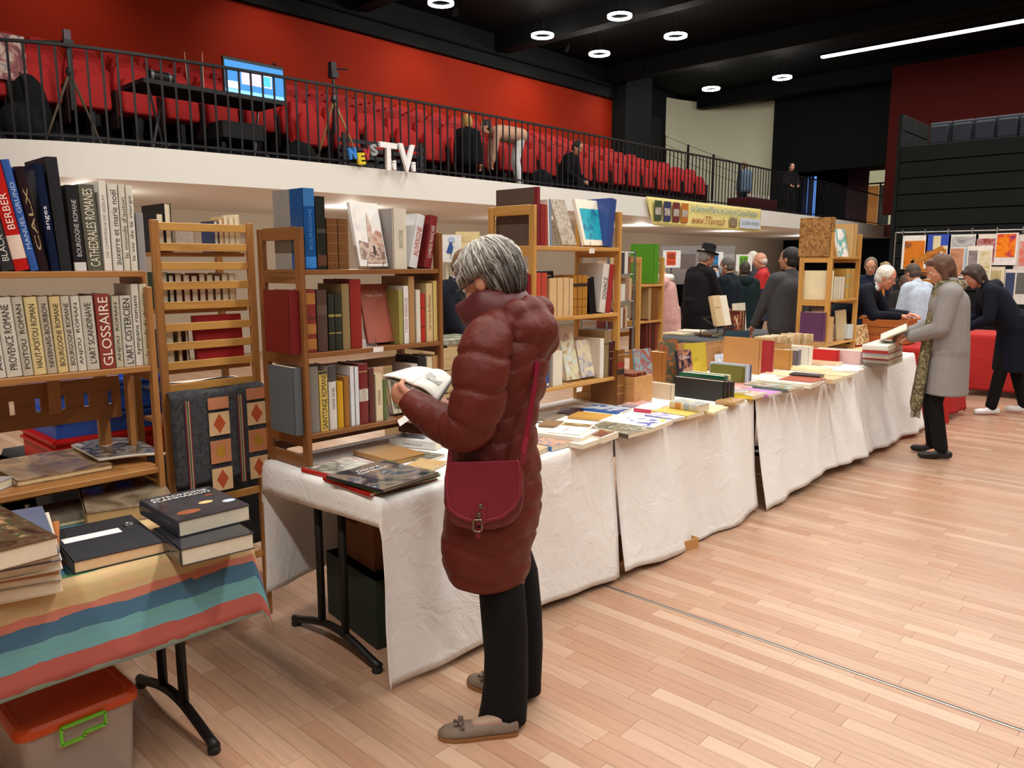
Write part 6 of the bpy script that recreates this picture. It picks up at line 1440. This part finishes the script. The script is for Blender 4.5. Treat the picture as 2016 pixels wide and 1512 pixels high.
book(TR(-4.33, 8.53, zt)@RY(-8), .02, .24, .17, '8a3a20', 'book with dark red seal on the grey table', art_=art(['c8b890', '7a2418', '8a2c1c', 'd8c8a0'], 6, 111)); book(TR(-4.5, 8.86, zt)@RY(-6), .03, .36, .3, 'ddd3bd', 'large pale folio standing on the grey table')
# signs and display panels by the wall
def sign(px0, px1, py0, py1, D, label, bg, sq, txt=None, sub=None):
    a, b = atd(px0, py0, D), atd(px1, py1, D); w = (V((b.x, b.y, 0))-V((a.x, a.y, 0))).length; h = a.z-b.z
    M = frame((a.x, a.y, b.z), RT, -FH, Z3) if False else frame((a.x, a.y, b.z), RT, FH, Z3)
    t = thing('sign_board', label, 'sign', M); MB().box(0, 0, 0, w, .02, h).build('board', mat(bg, .6), t)
    MB().box(w*.48, .02, -b.z, w*.52, .04, .0).build('pole', BK, t)
    if sq:
        MB().box(w*.2, -.006, h*.15, w*.72, -.001, h*.92).build('coloured_square', mat(sq, .6), t)
        if txt: text(txt, mat('1c1c1c', .6, var=0), t, frame((w*.46, -.0075, h*.66), X3, Z3, -Y3), w*.42, h*.28, bold=.02)
        if sub: text(sub, mat('1c1c1c', .6, var=0), t, frame((w*.46, -.0075, h*.3), X3, Z3, -Y3), w*.36, h*.1)
    return t
sign(1306, 1340, 493, 527, 13.2, 'white sign with orange square reading NORD', 'e8e8e8', 'd84a1c', 'NORD', 'Picardie'); sign(1390, 1424, 496, 527, 13.2, 'white sign with blue square beside the hatted man', 'e8e8e8', '2c88c8', 'PARIS', 'Ile de France'); sign(1450, 1481, 501, 534, 13.2, 'white sign with green square reading SUD', 'e8e8e8', '6ab028', 'SUD', 'Provence')
wb_ = sign(1303, 1447, 484, 560, 14.0, 'grey metal-framed notice board behind the signs', '8a8686', None)
for px0, px1, py0, py1, c, lb in ((1340, 1370, 500, 530, '6a5c5c', 'brown photo panel between the two signs'), (1420, 1446, 500, 525, '9a9a9e', 'grey printed panel right of the blue sign'), (1452, 1462, 530, 545, 'd8d0c0', 'small cream print under the green sign'), (1464, 1476, 528, 542, 'a87850', 'small orange-brown print under the green sign')): sign(px0, px1, py0, py1, 13.6, lb, c, None)
# prints hung behind the blue-sweatered man
def print_(px0, px1, py0, py1, D, label, bg, m=None, r=(.1, .1, .9, .9)):
    a, b = atd(px0, py0, D), atd(px1, py1, D); w = (V((b.x, b.y, 0))-V((a.x, a.y, 0))).length; h = a.z-b.z
    t = thing('framed_print', label, 'print', frame((a.x, a.y, b.z), RT, FH, Z3)); MB().box(0, 0, 0, w, .012, h).build('sheet', mat(bg, .6), t)
    if m: MB().box(w*r[0], -.003, h*r[1], w*r[2], -.0005, h*r[3]).build('picture', m, t)
    MB().box(w*.47, .0125, -b.z, w*.53, .03, .0).build('easel_post', WD[2], t); return t
dp = print_(871, 907, 462, 516, 6.4, 'white print of a blue-dressed figure behind the rack', 'e6e4e0')
w_, h_ = .15, .22
MB().prism([(.03, .08), (.075, .07), (.09, .12), (.075, .165), (.06, .165), (.045, .12)], 0, .002, (0, -.0045, 0), X3, Z3).build('dress', mat('2c5090', .7), dp); MB().prism([(.075+.03*math.cos(a), .185+.022*math.sin(a)) for a in [q*.5236 for q in range(12)]], 0, .002, (0, -.0045, 0), X3, Z3).build('hat', mat('a8bcd8', .7), dp); MB().box(.066, -.0045, .02, .072, -.0025, .075).build('legs', mat('8a90a0', .7), dp)
print_(897, 943, 456, 520, 6.7, 'cream printed sheet above the woman\'s hair', 'd8c490', art(['d8c490', 'c8b47c', '8a7a58'], 14, 121), (.25, .7, .6, .85)); print_(878, 930, 522, 600, 6.5, 'botanical print in green and cream behind the blue-sweatered man', 'd8d0b8', art(['d8d0b8', 'b8b48a', '5a6448', '8a7a50'], 9, 122))
# crate with newspapers near the blue-sweatered man
t = thing('wooden_crate', 'pale wooden crate seen between dark rack and woman', 'crate', V((-3.72, 3.15, .0)))
for k in range(7): MB().box(0, 0, .015+k*.15, .02, .6, .155+k*.15).build('plank', wood('cbb083', 'b4966a', .6, 1), t)
MB().box(-.4, 0, 0, -.001, .02, 1.06).box(-.4, .58, 0, -.001, .6, 1.06).build('side', wood('cbb083', 'b4966a', .6, 0), t)
o = MB().box(-4.0, 3.18, 1.07, -3.72, 3.7, 1.11).build('newspaper_stack', art(['b8b8a8', '6a6a5a', '8a8a78'], 12, 123), bevel=.004); tag(o, 'grey newspapers lying on the pale wooden crate', 'newspapers')
# ---- behind the left stall
folding_table('folding table with crates behind the left rack', -4.1, -3.42, .95, 1.95, [1.05, 1.8])
cloth('black cloth on the table behind the left rack', linen('1c1c1e'), -4.12, -3.40, .94, 1.97, .5, .2, .2, .3, 44, .04, .01)
def crate(x0, y0, z0, x1, y1, z1, c, label):
    t = thing('plastic_crate', label, 'crate', V(((x0+x1)/2, (y0+y1)/2, z0))); hx, hy, h = (x1-x0)/2, (y1-y0)/2, z1-z0; m = mat(c, .4, var=.05)
    th = .012
    MB().box(-hx, -hy, 0, hx, hy, th).build('bottom', m, t)
    for b in ((-hx, -hy, th, hx, -hy+th, h), (-hx, hy-th, th, hx, hy, h), (-hx, -hy+th, th, -hx+th, hy-th, h), (hx-th, -hy+th, th, hx, hy-th, h)): MB().box(*b).build('side', m, t)
    for zz in (h*.62, h-.02): MB().box(hx, -hy, zz, hx+.012, hy, zz+.012).box(-hx, -hy-.012, zz, hx, -hy, zz+.012).build('rim', m, t)
crate(-3.9, .97, TZ+.005, -3.46, 1.45, .885, 'c01814', 'red plastic crate under the blue ones behind the left rack'); crate(-3.9, .98, .886, -3.47, 1.44, 1.0, '2c58b8', 'lower blue plastic crate behind the left rack'); crate(-3.9, .98, 1.001, -3.47, 1.44, 1.11, '3060c0', 'upper blue plastic crate behind the left rack')
crate(-3.75, 1.5, TZ+.005, -3.46, 1.93, .99, '1c1c20', 'black crate under the paper heap beyond the slatted rack'); o = MB().box(-3.74, 1.5, .991, -3.45, 1.9, 1.03).build('paper_heap', mat('d8d0c0', .8), bevel=.01); tag(o, 'cream papers heaped beyond the slatted rack', 'papers')
crate(-3.5, 1.25, .36, -3.15, 1.62, .66, '6e1418', 'dark red crate on the floor below the blanket'); bpy.data.objects['plastic_crate.004'].location.z = 0
t = thing('black_chair', 'black padded chair with chrome frame behind the left rack', 'chair', TR(-3.46, .60, 0)@RZ(180))
MB().rings([[V((-.2, y_, .62+.26*math.sqrt(max(0, 1-(y_/.27)**2))+dz*0)) if False else V((-.2+dx_, y_*k_, z_)) for dx_, y_, z_ in ((0, -.24, .62), (0, -.22, .86), (0, -.1, .92), (0, .1, .92), (0, .22, .86), (0, .24, .62))] for dx_, k_ in ((-.02, .97), (.0, 1.), (.03, .97))]).build('backrest', mat('101012', .5), t, bevel=.01, fixn=True)
MB().box(-.2, -.22, .43, .22, .22, .48).build('seat', mat('101012', .5), t, bevel=.02)
for sx in (-.2, .2):
    for sy in (-.2, .2): MB().tube([(sx, sy, 0), (sx, sy, .43 if sx > 0 else .7)], .011, 8).build('leg', STM, t)
# books whose page edges face us in the slatted rack
def fillb(z, place, items):
    for i, (y0, y1, h, c, d, nm) in enumerate(items): book(TR(-3.135-d, y1, z+.0006)@RZ(-90), y1-y0-.001, h, d, c, f'{nm}, {ORD[i]} from left on {place}')
fillb(1.645, "slatted rack's top shelf", [(1.305, 1.335, .15, '22242a', .2, 'black album'), (1.338, 1.366, .19, '1c1a1a', .22, 'tall black album'), (1.54, 1.56, .13, '3a4a70', .12, 'navy paperback'), (1.562, 1.582, .14, 'c8a070', .12, 'buff paperback'), (1.584, 1.606, .15, 'd0b890', .12, 'cream paperback'), (1.608, 1.632, .15, 'd8c8a8', .12, 'pale paperback'), (1.634, 1.655, .16, 'e0d4b8', .12, 'ivory paperback')])
fillb(1.415, "slatted rack's second shelf", [(1.31, 1.335, .15, '2a3c2c', .14, 'dark green book'), (1.337, 1.36, .14, '1c2030', .14, 'navy book')]+[(1.363+.033*k, 1.393+.033*k, .145-.004*(k % 3), ['6a2018', '7a2a20', '5a1c18', '6e3020', '8a6a48', '4a3020', 'a88a60', 'c8b090'][k], .13, 'book with cream page edges') for k in range(8)])
fillb(1.17, "slatted rack's third shelf", [(1.31, 1.345, .16, '3a3c20', .14, 'olive book'), (1.36, 1.375, .16, 'c0a070', .14, 'slim tan book'), (1.39, 1.405, .16, '4a2418', .14, 'slim brown book')])
book(TR(-3.15, 1.43, 1.1705)@RY(-5), .03, .215, .21, '9a1a20', 'large crimson album leaning inside the slatted rack')
o = MB().box(-12.995, 6.3, 2.0, -12.9, 6.75, 2.3).build('emergency_light', mat('e4e2dc', .5), bevel=.03); tag(o, 'white emergency light box on the beige wall', 'wall light'); MB().ball((-12.88, 6.95, 2.12), (.05, .07, .07)).build('sensor', mat('d8d4cc', .4), o, smooth=True); MB().box(-12.995, 5.7, 1.9, -12.95, 6.0, 2.25).build('switch_plate', mat('d0ccc4', .5), o)
# ---------------------------------------------------------------- people among the stalls
def zsplit(c1, c2, z, seed=0):
    m, nt, b = newmat('two_tone_jacket'); L = nt.links; t = nt.nodes.new('ShaderNodeTexCoord'); s = nt.nodes.new('ShaderNodeSeparateXYZ'); L.new(t.outputs['Object'], s.inputs[0])
    r = ramp(nt, [(0, c1), (.5, c2)], 'CONSTANT'); k = _n(nt, 'ShaderNodeMapRange'); k.inputs['From Min'].default_value = z-1; k.inputs['From Max'].default_value = z+1; L.new(s.outputs['Z'], k.inputs['Value']); L.new(k.outputs[0], r.inputs[0]); L.new(r.outputs[0], b.inputs['Base Color']); b.inputs['Roughness'].default_value = .7; return m
def scarf(root, I, m, n=6, fall=0., side=1, name='scarf', r=.045):
    s = I['s']; nb = I['nb']; mb = MB()
    pts = [nb+V((.075*s*math.cos(a), .09*s*math.sin(a), .03*s)) for a in [q*.628 for q in range(11)]]
    for a, b in zip(pts, pts[1:]): mb.cap(a, b, r*s, r*s, 10)
    if fall:
        p = nb+V((.12*s, side*.05*s, 0)); 
        for k in range(6): q = p+V((.012, .01*math.sin(k*2), -fall/6)); mb.cap(p, q, (.024+.004*k)*s, (.027+.004*k)*s, 10); p = q
    return rem(mb, name, m, root, .012, 2)
# hatted man
p_ = atd(1368, 640, 10.4)
hr, HI = person('man in black felt hat and long black coat at the grey table', p_.x, p_.y, 72, 1.80, lean=8, hp=16, hy=-15, lw=(.25, .22, .95), rw=(.36, -.16, .98), top='161317', toplen=.45, pants='141316', hair='short', hc='8a8480', sk='c08066', vox=.011)
MHt = HI['MH']; hm = MB(); hm.lathe([(.155, .0), (.158, .008), (.10, .018), (.098, .10), (.085, .122), (.04, .118), (.005, .112)], 24, (0, 0, 0), Z3, 1.08, .92)
ht = xform(hm, MHt@TR(-.008, 0, .062)@RY(-6)).build('hat', fabric('0d0d10'), hr, smooth=True)
# pink coat
p_ = atd(1318, 640, 9.9); r_, I_ = person('woman in a pale pink coat with green headband', p_.x, p_.y, 205, 1.66, lean=10, hp=28, lw=(.34, .12, .95), rw=(.34, -.12, .95), top='c89a94', toplen=.35, pants='1a1a1c', hair='short', hc='a89a80', sk='c98f72')
scarf(r_, I_, mat('e8e0d4', .9, bump=.5, bscale=60), fall=.5, r=.05)
xform(MB().tube([(.10*math.cos(a)-.012, .092*math.sin(a), .03) for a in [q*.5236 for q in range(13)]], .014, 6, False), I_['MH']).build('headband', mat('5a7a6a', .8), r_, smooth=True)
p_ = atd(1403, 640, 12.0); r_, I_ = person('dark-haired woman with a face mask and red scarf', p_.x, p_.y, -62, 1.56, lw=(.2, .18, .95), rw=(.2, -.18, .95), top='17140f', toplen=.5, hair='bob', hc='1c1512', mask=True, sk='c99878')
scarf(r_, I_, mat('8a1414', .9, var=.4, scale=30), fall=.35)
p_ = atd(1432, 640, 10.9); person('grey-haired man in navy jacket turned away beside the masked woman', p_.x, p_.y, 175, 1.66, hp=8, hy=20, top='141c26', toplen=.62, pants='26303e', hair='short', hc='5a544e', mask=True)
p_ = atd(1462, 640, 11.6); person('person in a dark teal hooded jacket seen from behind', p_.x, p_.y, 130, 1.6, top='16262a', toplen=.6, hair='short', hc='3a2e28', hood=True)
p_ = atd(1497, 640, 12.0); person('white-haired man in a red and navy jacket with hands at his sides', p_.x, p_.y, 200, 1.74, hp=6, top=zsplit('141c34', 'b81818', 1.22), toplen=.72, pants='1c1e28', hair='bald', hc='c8c0b8', collar='1a2036')
p_ = atd(1481, 560, 13.5); person('white-haired person behind the red and navy jacket', p_.x, p_.y, 150, 1.78, top='3a3c40', hair='short', hc='d8d0c0')
p_ = atd(1548, 660, 8.3); person('man in a grey sweater with his back turned, beside the far rack', p_.x, p_.y, 152, 1.74, hp=-4, hy=25, lean=-2, lw=(.22, .26, .92), rw=(.12, -.3, .9), top='46474a', pants='1a1c22', hair='short', hc='15110f', sk='b07a60', bulk=1.1)
p_ = atd(1574, 540, 8.2)
p_ = atd(1712, 560, 10.6); r_, I_ = person('man with glasses in a navy jacket and grey tie', p_.x, p_.y, -66, 1.66, hp=14, hy=-8, top='141c30', toplen=.75, hair='short', hc='6a5a4c', glasses=True, collar='e4e4e4', sk='c98f72')
p_ = V((-3.32, 8.98, 0)); r_, I_ = person('white-haired man in navy sweater bending over the crate', p_.x, p_.y, 5, 1.76, lean=46, hp=4, lw=(.72, .14, 1.02), rw=(.70, -.16, 1.02), top='10131f', pants='101218', hair='short', hc='e4dcd0', sk='d08a70', glasses=True, collar='e8e8e8', vox=.011)
p_ = atd(1772, 560, 11.6); person('dark-haired man leaning over in the far stall', p_.x, p_.y, 30, 1.72, lean=24, hp=18, top='131315', hair='short', hc='2a2018')
p_ = atd(1742, 560, 12.8); person('light-haired person mostly hidden behind the bending man', p_.x, p_.y, 133, 1.6, top='2a2c30', hair='bob', hc='9a8458')
p_ = atd(1785, 600, 9.9); person('brown-haired person looking down beside the easel', p_.x, p_.y, 120, 1.45, lean=10, hp=20, top='2a2624', hair='short', hc='4a3024')
# the woman in the grey coat
gx, gy = -1.66, 7.03
gr, GI = person('brown-haired woman in a light grey coat and long patterned scarf', gx, gy, 197, 1.66, lean=4, hp=20, hy=4, lw=(.30, .12, 1.04), rw=(.33, -.10, 1.05), puff=.014, top=fabric('8f8a88', .2, 220, .05), toplen=.56, pants='121113', shoes='141214', hair='bob', hc='5a3a28', sk='c08468', vox=.009, feet=((.0, .09), (.05, -.10)), curl=.9)
sc_ = art(['5a5038', '8a8058', '3a3428', 'a89a78', '4a4030'], 16, 131, .9)
scarf(gr, GI, sc_, fall=.95, side=1, r=.05); 
s_ = GI['s']; mb = MB(); p0 = GI['nb']+V((.10, .10, -.02))
for k in range(7): q = p0+V((.012, .006, -.135)); mb.cap(p0, q, .026+.003*k, .028+.003*k, 10); p0 = q
rem(mb, 'scarf_end', sc_, gr, .012, 2)
for k in range(9): MB().tube([p0+V((.03-.008*k, .02*math.sin(k), 0)), p0+V((.034-.008*k, .02*math.sin(k)+.005, -.09))], .004, 5).build('fringe', sc_, gr)
nb = GI['nb']; MB().tube([nb+V((.05, .11, -.02)), nb+V((-.06, .13, -.02)), nb+V((-.12, .10, -.16)), nb+V((-.135, .06, -.34))], .014, 8).build('bag_strap', mat('9a5a30', .5), gr, smooth=True)
hb_ = thing('open_book', 'open green-covered book held by the woman in grey', 'book', TR(gx, gy, 0)@RZ(197)@TR(.40, 0, 1.05))
for s2 in (-1, 1):
    M_ = RX(s2*-12)@RY(28)
    MB().box(-.1, .0 if s2 > 0 else -.17, 0, .12, .17 if s2 > 0 else 0, .004).build('cover', mat('6a6a48', .6), hb_, M=M_); MB().box(-.095, .0 if s2 > 0 else -.162, .0045, .115, .162 if s2 > 0 else 0, .016).build('pages', mat('e8dfca', .8), hb_, M=M_)
# the person in the navy coat, bending
nr, NI = person('person in long navy hooded coat and white shoes bending over the red table', -1.66, 9.55, 205, 1.70, lean=34, hp=22, lw=(.50, .14, .92), rw=(.50, -.14, .92), top=fabric('0d1220', .2, 220), toplen=.48, pants='0f0e10', shoes='e8e8ea', hair='bob', hc='3a2a22', sk='b87e66', hood=True, feet=((.16, .08), (-.20, -.10)), vox=.010)
p_ = atd(1812, 640, 9.3); person('person in a pale blue shirt behind the grey-coated woman', p_.x, p_.y, 150, 1.60, lean=12, hp=20, lw=(.3, .15, .95), rw=(.3, -.15, .95), top='b8c4d4', hair='short', hc='4a3a30')
p_ = atd(888, 640, 6.1); person('man with glasses in a dark navy sweater behind the dark rack', p_.x, p_.y, 12, 1.70, lean=6, hp=24, lw=(.32, .1, .95), rw=(.32, -.1, .95), top='10141f', pants='1a1a20', hair='short', hc='7a5a3c', sk='cf9078', collar='d8d8dc', glasses=True)
p_ = atd(118, 560, 4.7); person('person in burgundy sweater seated behind the left rack', p_.x, p_.y, 100, 1.75, lean=12, hp=15, top='4a1222', sit=True, hair='short', hc='3a2c24', z0=.12)
c_ = thing('black_chair', 'plain black chair under the person in burgundy', 'chair', TR(p_.x, p_.y, 0)@RZ(100)); MB().box(-.2, -.22, .40, .25, .22, .455).build('seat', mat('101012', .6), c_, bevel=.01)
for sx in (-.18, .22):
    for sy in (-.2, .2): MB().box(sx-.015, sy-.015, 0, sx+.015, sy+.015, .40).build('leg', mat('101012', .6), c_)
